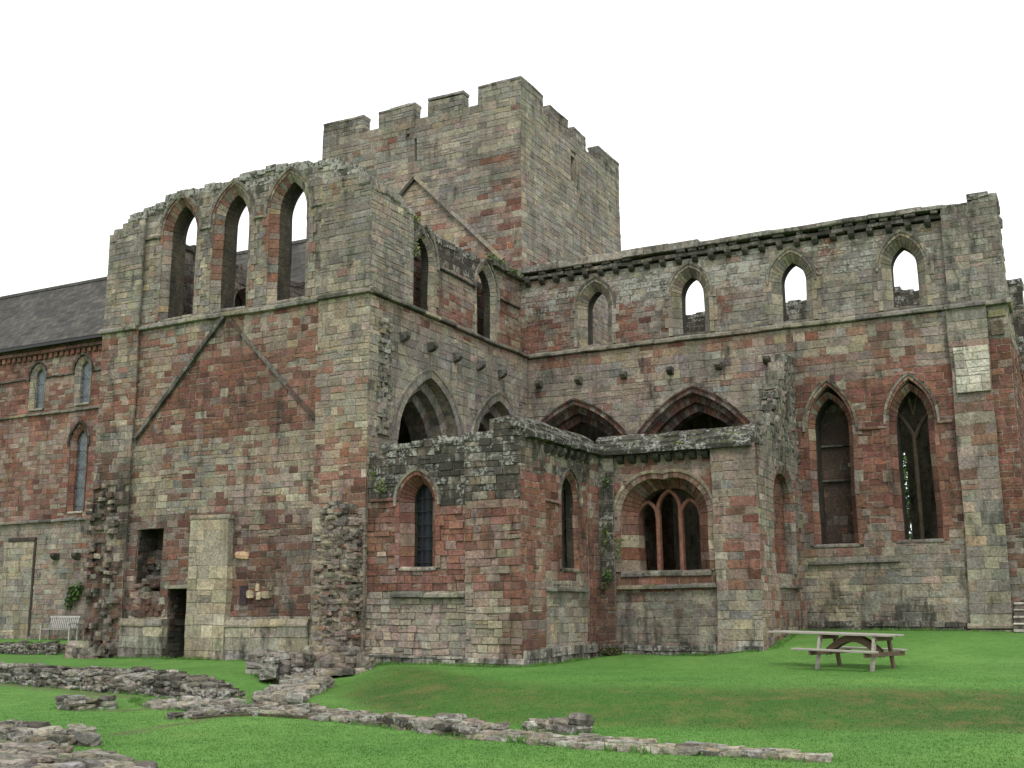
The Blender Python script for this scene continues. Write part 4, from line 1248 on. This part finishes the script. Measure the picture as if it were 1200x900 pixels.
for fr, a, b, zt in ((Fr('x', 23.93), -16.6, -13.8, .5), (Fr('x', 23.8), -13.8, -12.2, .5), (Fr('y', -12.2), 23.9, 28.4, .68), (Fr('x', 28.45), -12.2, -7.88, .72)):
    mb.run(); coursed(mb, fr, R, a, b, -.1, prof([(-50, zt), (50, zt)]), [], lambda u, z, R: Z(.7, .35, 1, .05, g=.8, w=.1), rowh=(.14, .22), blen=(.25, .5), db=-.1, proud=(-.03, .04))
build('footing', mb, STONE, K)

# ------------------------------------------------------------------ NAVE
NV = thing('nave', 'roofed red stone nave with a dark slate roof and lancet windows at the left edge', 'church', (-38, 34.5, .3))
FN_ = Fr('x', 34.5)
nw = [Op(-42.0, 10.45, 11.9, .42, .55, .14), Op(-39.18, 10.45, 11.95, .42, .55, .14), Op(-36.3, 10.45, 11.95, .42, .55, .14), Op(-33.4, 10.45, 11.95, .42, .55, .14), Op(-30.5, 10.45, 11.95, .45, .6, .14)]
lw = Op(-39.1, 5.75, 8.75, .45, .75, .14)
wall('nave_wall', NV, FN_, -60, -25.9, -.2, [(-70, 13.3), (0, 13.3)], nw + [lw], .9, fn_nave, 61, cap=False, rowh=(.19, .25), blen=(.3, .62), proud=(.004, .018), zblocks=.0, maxz=13.3)
for i, o in enumerate(nw + [lw]):
    R = random.Random(210 + i); mb = MB()
    ring(mb, FN_, R, o, .29 if o is not lw else .30, o.h - .12, .2, .02, -.12, -.5, fn_redjamb if o is lw else fn_jamb, n=6, jh=.3)
    w = build('window', mb, STONE, NV)
    h = MB(); hood(h, FN_, R, o, o.a + .12, o.h + .14, .08, .1, fn_dark); build('hood_mould', h, STONE, w)
    if i != 4: glazing(FN_, o.uc, o.zb, o.zs, .32, o.h - .08, -.22, w, GLASS)
    s_ = MB(); course_strip(s_, FN_, R, o.uc - .45, o.uc + .45, o.zb - .06, .1, .06, fn_buff); build('sill', s_, STONE, w)
mb = MB(); R = random.Random(62)
for a, b in ((-60, -42.5), (-41.48, -39.7), (-38.66, -36.8), (-35.8, -33.9), (-32.9, -31.0), (-30.0, -25.9)):
    course_strip(mb, FN_, R, a, b, 11.82, .1, .09, fn_dark)
course_strip(mb, FN_, R, -60, -25.9, 10.15, .13, .1, fn_string)
course_strip(mb, FN_, R, -60, -25.9, 5.38, .15, .14, fn_string)
build('string_course', mb, STONE, NV)
mb = MB()
u = -60
while u < -25.9:
    block(mb, FN_, R, u, u + .2, 12.72, 12.92, .12, -.05, pick(R, {'r': .5, 'd': .6}), 0, .2); u += .34
course_strip(mb, FN_, R, -60, -25.9, 12.93, .28, .2, lambda u, z, R: Z(.1, .2, .9, 0, d=.5, r=.3, g=.3))
build('cornice', mb, STONE, NV)
mb = MB(); box(mb, -60, -25.9, 34.12, 34.28, 13.22, 13.38, (.03, .03, .03)); build('gutter', mb, IRON, NV)
mb = MB()
vs = [(-60, 34.1, 13.36), (-25.85, 34.1, 13.36), (-25.85, 38.1, 17.45), (-60, 38.1, 17.45), (-25.85, 42.1, 13.36), (-60, 42.1, 13.36)]
mb.add(vs, [(0, 1, 2, 3), (3, 2, 4, 5), (0, 5, 4, 1)], (.1, .1, .1)); rf = build('roof', mb, SLATE, NV)
mb = MB(); u = -60
while u < -25.9:
    box(mb, u, u + .44, 37.98, 38.22, 17.38, 17.52, rgb((88, 86, 84))); u += .45
build('ridge_tiles', mb, STONE, rf)
mb = MB(); coursed(mb, Fr('x', 34.47), R, -43.3, -41.4, .3, prof([(-50, 4.6), (-40, 4.6)]), [], lambda u, z, R: Z(.05, .03, 1.05, 0, g=.6, b=.4), rowh=(.24, .3), blen=(.4, .8), db=-.06)
build('blocked_doorway', mb, STONE, NV)
mb = MB(); box(mb, -41.38, -41.28, 34.44, 34.49, .6, 4.6, rgb((60, 56, 50))); box(mb, -43.0, -41.28, 34.40, 34.49, 4.62, 4.76, rgb((66, 60, 54))); build('doorway_groove', mb, STONE, NV)
c0 = build('corbel', corbel_mesh(FN_, R, -39.95, 3.75, .26, .28, .3, fn_dark), STONE, NV); copy_part(c0, NV, (1.28, 0, -.02))
mb = MB(); core(mb, Fr('x', 42.0), [(-60, -.2), (-25.9, -.2), (-25.9, 13.3), (-60, 13.3)], [], .8, MORTAR); build('far_wall', mb, STONE, NV)

# ------------------------------------------------------------------ low ruined walls: each a thing of loose weathered stones
def in_poly(x, y, P_):
    c = False; n = len(P_)
    for i in range(n):
        (x1, y1), (x2, y2) = P_[i], P_[(i + 1) % n]
        if (y1 > y) != (y2 > y) and x < (x2 - x1) * (y - y1) / (y2 - y1) + x1: c = not c
    return c
def edge_d(x, y, P_):
    return min(seg_d(x, y, P_[i], P_[(i + 1) % len(P_)]) for i in range(len(P_)))
LOWS = []
def low_wall(poly, zb, zt, label, seed, size=(.34, .26, .13), w=None, li=.7, di=.35, rag=.06, yaw0=0.0, inner=True):
    LOWS.append(poly)
    R = random.Random(seed)
    w = w or {'g': .72, 'b': .14, 'p': .05, 'k': .16}
    xs = [p[0] for p in poly]; ys = [p[1] for p in poly]
    cx, cy = sum(xs) / len(xs), sum(ys) / len(ys)
    mb = MB()
    ca, sa = math.cos(yaw0), math.sin(yaw0)
    ext = max(max(xs) - min(xs), max(ys) - min(ys)) * .75
    a = -ext
    while a < ext:
        da = size[1] * R.uniform(.75, 1.25)
        b = -ext + R.uniform(-.2, .2)
        while b < ext:
            dl = size[0] * R.uniform(.6, 1.5)
            lx, ly = b + dl / 2, a + da / 2 + R.uniform(-.03, .03)
            x, y = cx + lx * ca - ly * sa, cy + lx * sa + ly * ca
            if in_poly(x, y, poly):
                d = edge_d(x, y, poly)
                top = zt(x, y) if callable(zt) else zt
                bot = zb(x, y) if callable(zb) else zb
                top += rag * nz(x, y, 2.2, seed) * 2 + R.uniform(-rag, rag) * .5
                z = top - size[2] / 2
                lay = 0
                while z > bot - size[2] * .4 and (d < size[0] * 1.1 or lay < 2):
                    h = size[2] * R.uniform(.75, 1.3)
                    stone(mb, R, (x + R.uniform(-.03, .03), y + R.uniform(-.03, .03), z - h / 2 + size[2] / 2), (dl * 1.06, da * R.uniform(1, 1.2), h * 1.05), pick(R, w, R.uniform(.62, 1.34)), li * R.uniform(.2, 1.6), di * R.uniform(.2, 1.4), yaw0 + R.uniform(-.3, .3), rnd=R.uniform(.25, .5))
                    z -= h * .93; lay += 1
            b += dl
        a += da
    # earth and mortar core under the stones
    zt_ = (lambda x, y: (zt(x, y) if callable(zt) else zt))
    n = len(poly)
    hx, hy = (max(xs) - min(xs)) / 2, (max(ys) - min(ys)) / 2
    pin = [(cx + (x - cx) * max(.1, 1 - .22 / hx), cy + (y - cy) * max(.1, 1 - .26 / hy)) for x, y in poly]
    vs = [(x, y, zt_(x, y) - size[2] * .5) for x, y in pin] + [(x, y, (zb(x, y) if callable(zb) else zb) - .1) for x, y in pin]
    tri = tessellate_polygon([[Vector((x, y, 0)) for x, y in pin]])
    mb.add(vs, [tuple(t) for t in tri] + [(i, (i + 1) % n, (i + 1) % n + n, i + n) for i in range(n)], rgb((84, 78, 58)), .0, .4)
    o = build('ruined_wall', mb, STONE)
    tag(o, label, 'low wall', 'low ruined walls across the lawn')
    o['kind'] = 'thing'
    return o
ang = math.atan2(-1.98, 8.4)
W2 = [(-30.0, 20.62), (-23.85, 19.18), (-17.98, 17.75), (-15.6, 17.2), (-15.3, 17.5), (-15.6, 18.2), (-18.0, 18.95), (-24.4, 20.5), (-30.0, 21.85)]
low_wall(W2, -.12, lambda x, y: .30 - .22 * sm(-17.2, -15.3, x), 'long low ruined retaining wall below the lawn in front of the gable end', 301, (.27, .2, .085), yaw0=ang, w={'g': .72, 'b': .12, 'p': .06, 'k': .2}, di=.45)
low_wall([(-40, 28.6), (-35.4, 29.2), (-31.6, 29.8), (-31.6, 30.8), (-40, 30.3)], .0, .42, 'dark low stone wall in front of the garden bench', 302, (.26, .22, .09), w={'g': .5, 'k': .4, 'p': .1}, di=.55)
low_wall([(-16.9, 14.75), (-16.1, 14.85), (-16.0, 15.25), (-16.4, 15.5), (-17.0, 15.2)], -.12, .10, 'small isolated block of stones on the grass beside the long retaining wall', 303, (.24, .2, .1), di=.4)
low_wall([(-17.5, 10.2), (-14.0, 10.75), (-12.1, 10.75), (-11.95, 11.1), (-12.6, 11.6), (-15.0, 12.0), (-17.5, 12.0)], -.12, lambda x, y: .03 + .03 * nz(x, y, 1), 'broad low wall of pale lichened stones with a squared end', 304, (.24, .2, .1), w={'g': .6, 'w': .12, 'b': .15, 'k': .15}, li=.6, di=.35, yaw0=.1)
low_wall([(-14.5, 9.9), (-11.9, 9.75), (-10.1, 9.5), (-8.2, 8.95), (-7.6, 8.2), (-8.4, 6.6), (-14.5, 6.6)], -.12, lambda x, y: .09 - .12 * sm(-9.5, -7.8, x), 'foreground wall top of flat mossy stones in the bottom left corner', 305, (.24, .16, .08), w={'g': .6, 'b': .28, 'p': .05, 'k': .12}, li=.45, di=.3, rag=.035, yaw0=-.12)
W6 = [(-13.30, 14.05), (-13.18, 14.71), (-12.84, 15.30), (-11.69, 15.25), (-10.26, 14.75), (-8.91, 14.30), (-7.94, 13.90), (-7.55, 14.3), (-8.0, 14.85), (-10.06, 15.45), (-12.22, 16.35), (-13.83, 16.75), (-14.04, 15.7), (-13.7, 14.3)]
low_wall(W6, -.12, lambda x, y: -.02 + .07 * sm(-10.5, -8.5, x), 'long low stone footing running from the gable corner across the grass', 306, (.22, .16, .085), w={'g': .7, 'b': .18, 'p': .06, 'k': .14}, yaw0=-.28, rag=.04)
W7 = [(-7.75, 13.70), (-6.50, 13.42), (-5.21, 13.33), (-4.17, 13.38), (-3.2, 13.40), (-3.0, 13.66), (-4.11, 13.92), (-5.12, 14.10), (-6.39, 14.30), (-7.60, 14.45)]
low_wall(W7, -.14, lambda x, y: -.035 + .02 * nz(x, y, 2), 'thin line of buried stones level with the grass at the foot of the bank', 307, (.2, .13, .08), w={'g': .6, 'b': .3, 'p': .08}, yaw0=-.05, rag=.025, di=.15)
low_wall([(-7.65, 14.85), (-7.0, 14.7), (-6.75, 14.95), (-6.85, 15.3), (-7.5, 15.35)], -.12, .07, 'small heap of jagged pale stones behind the thin stone line', 308, (.3, .22, .12), w={'g': .7, 'w': .1, 'b': .15}, yaw0=.3, rag=.06)
low_wall([(-17.2, 16.9), (-15.9, 15.9), (-14.6, 15.5), (-14.0, 16.2), (-14.3, 17.0), (-15.5, 17.3), (-16.5, 17.4)], -.12, lambda x, y: -.06 + .08 * nz(x, y, .8, 3), 'collapsed stones spreading from the end of the retaining wall', 309, (.26, .2, .1), w={'g': .7, 'p': .08, 'b': .2, 'k': .1}, yaw0=-.4, rag=.05)
low_wall([(-15.3, 18.7), (-14.5, 17.3), (-13.7, 16.8), (-13.2, 17.1), (-14.1, 18.2), (-14.8, 19.5), (-15.7, 21.2), (-16.6, 22.2), (-17.0, 21.6), (-16.1, 20.2)], lambda x, y: ground_z(x, y) - .05, lambda x, y: .02 + .2 * sm(18, 22, y), 'spill of grey rubble at the foot of the broken corner between the two lawns', 310, (.28, .22, .12), yaw0=.8, rag=.08, w={'g': .7, 'b': .15, 'p': .15}, di=.25)
low_wall([(-17.6, 20.9), (-16.9, 20.5), (-16.4, 20.8), (-16.3, 21.3), (-16.8, 21.8), (-17.5, 21.6)], .1, .62, 'rounded stump of masonry standing in front of the gable plinth', 311, (.3, .26, .16), yaw0=.3, rag=.06, w={'g': .6, 'p': .2, 'k': .15}, di=.4)

# steps by the end buttress
ST = thing('stone_steps', 'grey stone steps with pale worn nosings beside the end buttress', 'steps', (-1.8, 32.9, .9))
for i in range(5):
    mb = MB(); R = random.Random(70 + i)
    y = 32.0 + i * .25
    block(mb, Fr('x', y), R, -2.44, -.9, .55 if i == 0 else .85 + .17 * i - .02, .85 + .17 * (i + 1) - .045, 0, -.9 if i == 0 else -.6, rgb((104, 98, 90)), .1, .3)
    s_ = build('step', mb, STONE, ST)
    mb = MB(); block(mb, Fr('x', y - .03), R, -2.44, -.9, .85 + .17 * (i + 1) - .045, .85 + .17 * (i + 1), 0, -.34, rgb((176, 172, 162)), 0, 0); build('tread', mb, STONE, s_)

# ------------------------------------------------------------------ picnic table
def picnic():
    x0, y0, x1, y1 = -6.94, 25.35, -4.26, 24.55
    L_ = math.hypot(x1 - x0, y1 - y0); a = math.atan2(y1 - y0, x1 - x0)
    gz = ground_z(-5.3, 25.3)
    t = thing('picnic_table', 'weathered wooden picnic table with attached benches standing on the grass bank', 'picnic table', (x0, y0, gz))
    t.rotation_euler = (0, math.radians(1.2), a)
    t['_w'] = [0, 0, 0]
    def bx(name, boxes, mat, parent=t):
        mb = MB()
        for b_ in boxes:
            M = None
            if len(b_) > 6: M = b_[6]
            box(mb, *b_[:6], M=M)
        o = build(name, mb, mat, parent)
        md = o.modifiers.new('edge', 'BEVEL'); md.width = .006; md.segments = 1
        return o
    top = .72
    bx('table_top', [(0 + .01 * (k % 2), L_ - .012 * (k % 3), .01 + k * .155, .01 + k * .155 + .143, top, top + .042) for k in range(5)], TIMBER)
    bx('seat', [(.86, L_ - .08, -.50 + k * .135, -.50 + k * .135 + .125, .40, .44) for k in range(2)], TIMBER)
    bx('seat', [(.86, L_ - .2, 1.04 + k * .135, 1.04 + k * .135 + .125, .40, .44) for k in range(2)], TIMBER)
    for lx in (1.2, 2.44):
        for s in (0, 1):
            yb = -.10 if s == 0 else .92; yt = .10 if s == 0 else .70
            mb = MB()
            w_ = .09
            vs = []
            for xx in (lx, lx + .06):
                vs += [(xx, yb - w_ / 2, -.1), (xx, yb + w_ / 2, -.1), (xx, yt + w_ / 2, top), (xx, yt - w_ / 2, top)]
            mb.add(vs, [(0, 1, 2, 3), (7, 6, 5, 4), (0, 4, 5, 1), (1, 5, 6, 2), (2, 6, 7, 3), (3, 7, 4, 0)], (.3, .3, .3))
            build('leg', mb, TIMBER_DARK if s else TIMBER, t)
        bx('cross_rail', [(lx + .062, lx + .105, -.48, 1.28, .31, .40)], TIMBER_DARK)
        bx('top_rail', [(lx + .062, lx + .105, .04, .76, .63, .718)], TIMBER_DARK)
    for yy in (.30, .46):
        mb = MB(); n = 12; pts = []
        for i in range(n + 1):
            f = i / n; xx = 1.24 + f * 1.22
            zc = .36 + .30 * math.sin(math.pi * f)
            pts.append((xx, zc))
        vs = []
        for xx, zc in pts:
            hh = .075
            vs += [(xx, yy, zc - hh), (xx, yy + .05, zc - hh), (xx, yy + .05, min(zc + hh, top - .005)), (xx, yy, min(zc + hh, top - .005))]
        fs = [(0, 3, 2, 1), (4 * n, 4 * n + 1, 4 * n + 2, 4 * n + 3)]
        for i in range(n):
            for k in range(4):
                fs.append((4 * i + k, 4 * i + (k + 1) % 4, 4 * (i + 1) + (k + 1) % 4, 4 * (i + 1) + k))
        mb.add(vs, fs, (.3, .3, .3)); build('curved_brace', mb, TIMBER_DARK, t)
picnic()

# garden bench against the nave wall
def bench():
    gz = ground_z(-38.1, 33.4)
    t = thing('garden_bench', 'slatted grey wooden garden bench against the foot of the nave wall', 'bench', (-39.3, 33.3, gz + .02))
    t.rotation_euler = (0, 0, math.radians(8)); t['_w'] = [0, 0, 0]
    def bx(name, boxes, parent=t):
        mb = MB()
        for b_ in boxes: box(mb, *b_)
        return build(name, mb, TEAK, parent)
    Wd = 1.5
    bx('seat', [(.02, Wd - .02, .0 + k * .1, .085 + k * .1, .42, .445) for k in range(5)])
    mb = MB()
    for k in range(15):
        x = .05 + k * (Wd - .15) / 14
        box(mb, x, x + .05, -.012, .012, .0, .42, M=Matrix.Translation((0, .5, .47)) @ Matrix.Rotation(math.radians(-12), 4, 'X'))
    box(mb, 0, Wd, -.025, .025, .42, .49, M=Matrix.Translation((0, .5, .47)) @ Matrix.Rotation(math.radians(-12), 4, 'X'))
    build('backrest', mb, TEAK, t)
    for x in (0, Wd - .06):
        bx('leg', [(x, x + .06, 0, .06, -.03, .64)]); bx('leg', [(x, x + .06, .47, .53, -.03, .66)]); bx('armrest', [(x - .01, x + .07, -.03, .55, .64, .67)])
bench()

# ------------------------------------------------------------------ plants
def leaves(mb, R, c, r, n, s, cols, flat=None):
    for _ in range(n):
        while True:
            p = Vector((R.uniform(-1, 1), R.uniform(-1, 1), R.uniform(-1, 1)))
            if p.length < 1: break
        p = p * (.55 + .45 * R.random() ** .4) if p.length > .3 else p
        if noise.noise(p * 2.6 + Vector(c)) < -.12: continue
        q = Vector((c[0] + p.x * r[0], c[1] + p.y * r[1], c[2] + p.z * r[2]))
        n_ = Vector((R.gauss(0, 1), R.gauss(0, 1), R.gauss(0, 1) + .5)).normalized(); t_ = n_.orthogonal().normalized(); b_ = n_.cross(t_)
        k = s * R.uniform(.6, 1.3)
        vs = [tuple(q + t_ * k), tuple(q + b_ * k * .55), tuple(q - t_ * k), tuple(q - b_ * k * .55)]
        c_ = R.choice(cols); j = R.uniform(.7, 1.3)
        mb.add(vs, [(0, 1, 2, 3)], (c_[0] * j, c_[1] * j, c_[2] * j))
GR = [(.04, .09, .018), (.055, .115, .024), (.03, .065, .015), (.08, .14, .03)]
MS = [(.10, .15, .03), (.13, .16, .04), (.07, .12, .025)]
def plant(name, label, cat, blobs, s, seed, cols=GR, stem=None):
    R = random.Random(seed); c = blobs[0][0]
    t = thing(name, label, cat, (c[0], c[1], c[2]))
    mb = MB()
    for cc, rr, n in blobs: leaves(mb, R, cc, rr, n, s, cols)
    build('foliage', mb, LEAF, t)
    if stem:
        mb = MB()
        for (a, b) in stem:
            d = Vector(b) - Vector(a); o1 = d.orthogonal().normalized() * .012; o2 = d.cross(o1).normalized() * .012
            A, B = Vector(a), Vector(b)
            mb.add([tuple(A + o1), tuple(A + o2), tuple(A - o1), tuple(A - o2), tuple(B + o1), tuple(B + o2), tuple(B - o1), tuple(B - o2)], [(i, (i + 1) % 4, (i + 1) % 4 + 4, i + 4) for i in range(4)], (.08, .06, .04))
        build('stem', mb, BARK, t)
plant('wall_shrub', 'bright green shrub growing out of the nave wall above the bench', 'shrub', [((-38.6, 34.3, 2.35), (.42, .22, .38), 420), ((-38.95, 34.35, 1.95), (.25, .15, .3), 150), ((-38.35, 34.32, 2.6), (.25, .15, .25), 120)], .075, 1, stem=[((-38.7, 34.5, 1.7), (-38.6, 34.3, 2.3)), ((-38.6, 34.3, 2.1), (-38.35, 34.3, 2.6))])
plant('wall_fern', 'small green ferns low on the dark pilaster at the inner chapel corner', 'fern', [((-12.0, 28.38, 2.45), (.14, .08, .28), 130), ((-12.1, 28.38, 2.2), (.1, .06, .15), 50)], .045, 2)
plant('wall_fern', 'trailing moss and ferns halfway up the dark pilaster at the inner chapel corner', 'fern', [((-12.05, 28.38, 3.5), (.14, .07, .4), 130), ((-11.7, 28.5, 3.25), (.16, .07, .35), 90)], .04, 3, MS)
plant('wall_fern', 'green tuft near the top of the dark pilaster under the chapel coping', 'fern', [((-11.98, 28.38, 4.95), (.13, .07, .22), 110)], .04, 4)
plant('ground_fern', 'dark round clump of moss at the foot of the inner chapel corner', 'plant', [((-11.9, 28.2, .5), (.42, .2, .14), 400)], .04, 5, [(.05, .06, .015), (.08, .08, .02), (.04, .045, .012)])
plant('wall_fern', 'green tuft where the chapel front joins the transept corner beside the arched window', 'fern', [((-16.2, 23.85, 4.65), (.2, .08, .2), 130), ((-16.45, 23.85, 4.95), (.12, .07, .25), 60)], .045, 6, MS)
plant('wall_fern', 'tuft of moss and grass on top of the transept corner above the side window', 'fern', [((-16.75, 26.1, 12.5), (.15, .3, .2), 150), ((-16.8, 26.3, 11.7), (.12, .2, .35), 110)], .05, 7, MS)
plant('moss_clump', 'mossy growth on the ragged cornice at the inner corner beneath the tower', 'moss', [((-16.85, 31.2, 12.72), (.15, .8, .12), 260), ((-16.8, 32.5, 12.6), (.15, .7, .16), 260)], .045, 8, MS)
plant('moss_clump', 'small cushion of yellow-green moss on the chapel coping above the three-light window', 'moss', [((-9.9, 28.35, 5.85), (.25, .08, .07), 120)], .03, 9, [(.14, .16, .03), (.11, .13, .03)])

def tree(x, y, h, label, seed):
    R = random.Random(seed); t = thing('tree', label, 'tree', (x, y, -.1))
    mb = MB(); n = 8
    segs = [((x, y, -.2), (x + .1, y, h * .35), .3, .2)]
    for k in range(7):
        a = k * .9; segs.append(((x + .1, y, h * (.28 + .03 * k)), (x + math.cos(a) * 2.2, y + math.sin(a) * 2.2, h * (.5 + .06 * k)), .12, .04))
    for a, b, r0, r1 in segs:
        A, B = Vector(a), Vector(b); d = (B - A).normalized(); o1 = d.orthogonal().normalized(); o2 = d.cross(o1)
        vs = [tuple(A + (o1 * math.cos(q) + o2 * math.sin(q)) * r0) for q in [i * 2 * math.pi / n for i in range(n)]] + [tuple(B + (o1 * math.cos(q) + o2 * math.sin(q)) * r1) for q in [i * 2 * math.pi / n for i in range(n)]]
        mb.add(vs, [(i, (i + 1) % n, (i + 1) % n + n, i + n) for i in range(n)], (.08, .06, .04))
    build('trunk', mb, BARK, t)
    mb = MB()
    for k in range(48):
        a = R.uniform(0, 6.28); rr = R.uniform(0, 2.6)
        leaves(mb, R, (x + math.cos(a) * rr, y + math.sin(a) * rr, h * R.uniform(.15, .93)), (1.2, 1.2, .9), 260, .11, GR)
    build('crown', mb, LEAF, t)
tree(-8.3, 53, 9.3, 'leafy green tree seen through the tall right lancet window', 12)

# ------------------------------------------------------------------ short grass standing out of the lawn
def grass_blades():
    rng = np.random.default_rng(5)
    n = 420000
    # sample in the wedge in front of the camera, denser close by
    d = 9.5 + (36 - 9.5) * rng.random(n) ** 1.1
    th = YAW + math.radians(3) + (rng.random(n) - .5) * math.radians(58)
    x = -np.sin(th) * d; y = np.cos(th) * d
    polys = [W2, W6, W7]
    keep = np.ones(n, bool)
    keep &= ~((y > 23.8) & (x < -12.2)) & ~((y > 28.4) & (x < -7.8)) & ~(y > 32.8)
    keep &= ~((x < -7.9) & (y < 9.3 + (-8 - x) * .12) & (x > -15))
    x, y = x[keep], y[keep]; n = len(x)
    t = np.interp(x, [-16, -14.5, -12.5, -11, -8.8, -6.8, -4.4, -1.3, 6], [21.5, 19.6, 17.6, 16.3, 15.5, 15.8, 16.3, 17.6, 20])
    z = np.array([ground_z(a, b) for a, b in zip(x, y)])
    d = np.hypot(x, y); f_ = 1 - .75 * np.clip((d - 14) / 20, 0, 1)
    h = (.006 + .015 * rng.random(n)) * f_; wd = .005 + .006 * rng.random(n)
    a = rng.random(n) * 6.283
    lx, ly = np.cos(a) * wd, np.sin(a) * wd
    bx_, by_ = (rng.random(n) - .5) * .03, (rng.random(n) - .5) * .03
    v = np.empty((n, 3, 3), np.float32)
    v[:, 0] = np.stack([x - lx, y - ly, z - .004], 1); v[:, 1] = np.stack([x + lx, y + ly, z - .004], 1); v[:, 2] = np.stack([x + bx_, y + by_, z + h], 1)
    me = bpy.data.meshes.new('grass')
    me.vertices.add(n * 3); me.loops.add(n * 3); me.polygons.add(n)
    me.vertices.foreach_set('co', v.ravel())
    me.loops.foreach_set('vertex_index', np.arange(n * 3, dtype=np.int32))
    me.polygons.foreach_set('loop_start', np.arange(0, n * 3, 3, dtype=np.int32))
    me.polygons.foreach_set('loop_total', np.full(n, 3, np.int32))
    dr = np.array([dry_at(a_, b_) for a_, b_ in zip(x, y)], dtype=np.float32)
    at = me.attributes.new('dry', 'FLOAT', 'POINT'); at.data.foreach_set('value', np.repeat(dr, 3))
    me.update(calc_edges=True); me.materials.append(GRASS)
    o = bpy.data.objects.new('grass', me); COL.objects.link(o); o['kind'] = 'stuff'
    o['label'] = 'short mown green grass of the lawns'
grass_blades()

def tufts():
    R = random.Random(8); mb = MB()
    lines = [((-24.9, 23.7), (-18.4, 23.7), 200), ((-16.2, 23.8), (-13.8, 23.8), 110), ((-13.8, 23.7), (-12.1, 23.7), 80), ((-12.1, 23.8), (-12.1, 28.3), 170), ((-11.8, 28.4), (-7.9, 28.4), 170), ((-7.75, 28.5), (-7.7, 32.8), 120), ((-7.6, 32.75), (-3.7, 32.75), 160), ((-3.6, 32.7), (-1.5, 32.6), 60), ((-45, 34.3), (-27, 34.3), 260)]
    for P_ in LOWS:
        for i in range(len(P_)):
            a, b = P_[i], P_[(i + 1) % len(P_)]
            lines.append((a, b, int(math.hypot(a[0] - b[0], a[1] - b[1]) * 18)))
    for a, b, n in lines:
        for _ in range(n):
            t = R.random(); x = a[0] + (b[0] - a[0]) * t + R.gauss(0, .05); y = a[1] + (b[1] - a[1]) * t + R.gauss(0, .05)
            z = ground_z(x, y)
            for _k in range(7):
                q = R.uniform(0, 6.28); w_ = R.uniform(.006, .012); h = R.uniform(.03, .10) * (.5 + noise.noise(Vector((x, y, 0))) + .4)
                dx, dy = R.gauss(0, .03), R.gauss(0, .03); xx, yy = x + R.gauss(0, .03), y + R.gauss(0, .03)
                mb.v += [(xx - math.cos(q) * w_, yy - math.sin(q) * w_, z - .01), (xx + math.cos(q) * w_, yy + math.sin(q) * w_, z - .01), (xx + dx, yy + dy, z + max(.02, h))]
                k = len(mb.v); mb.f.append([k - 3, k - 2, k - 1])
    o = build('tall_grass', mb, GRASS); o['kind'] = 'stuff'; o['label'] = 'longer grass left along the feet of the walls'
tufts()

for o in list(bpy.data.objects):
    if '_w' in o: del o['_w']
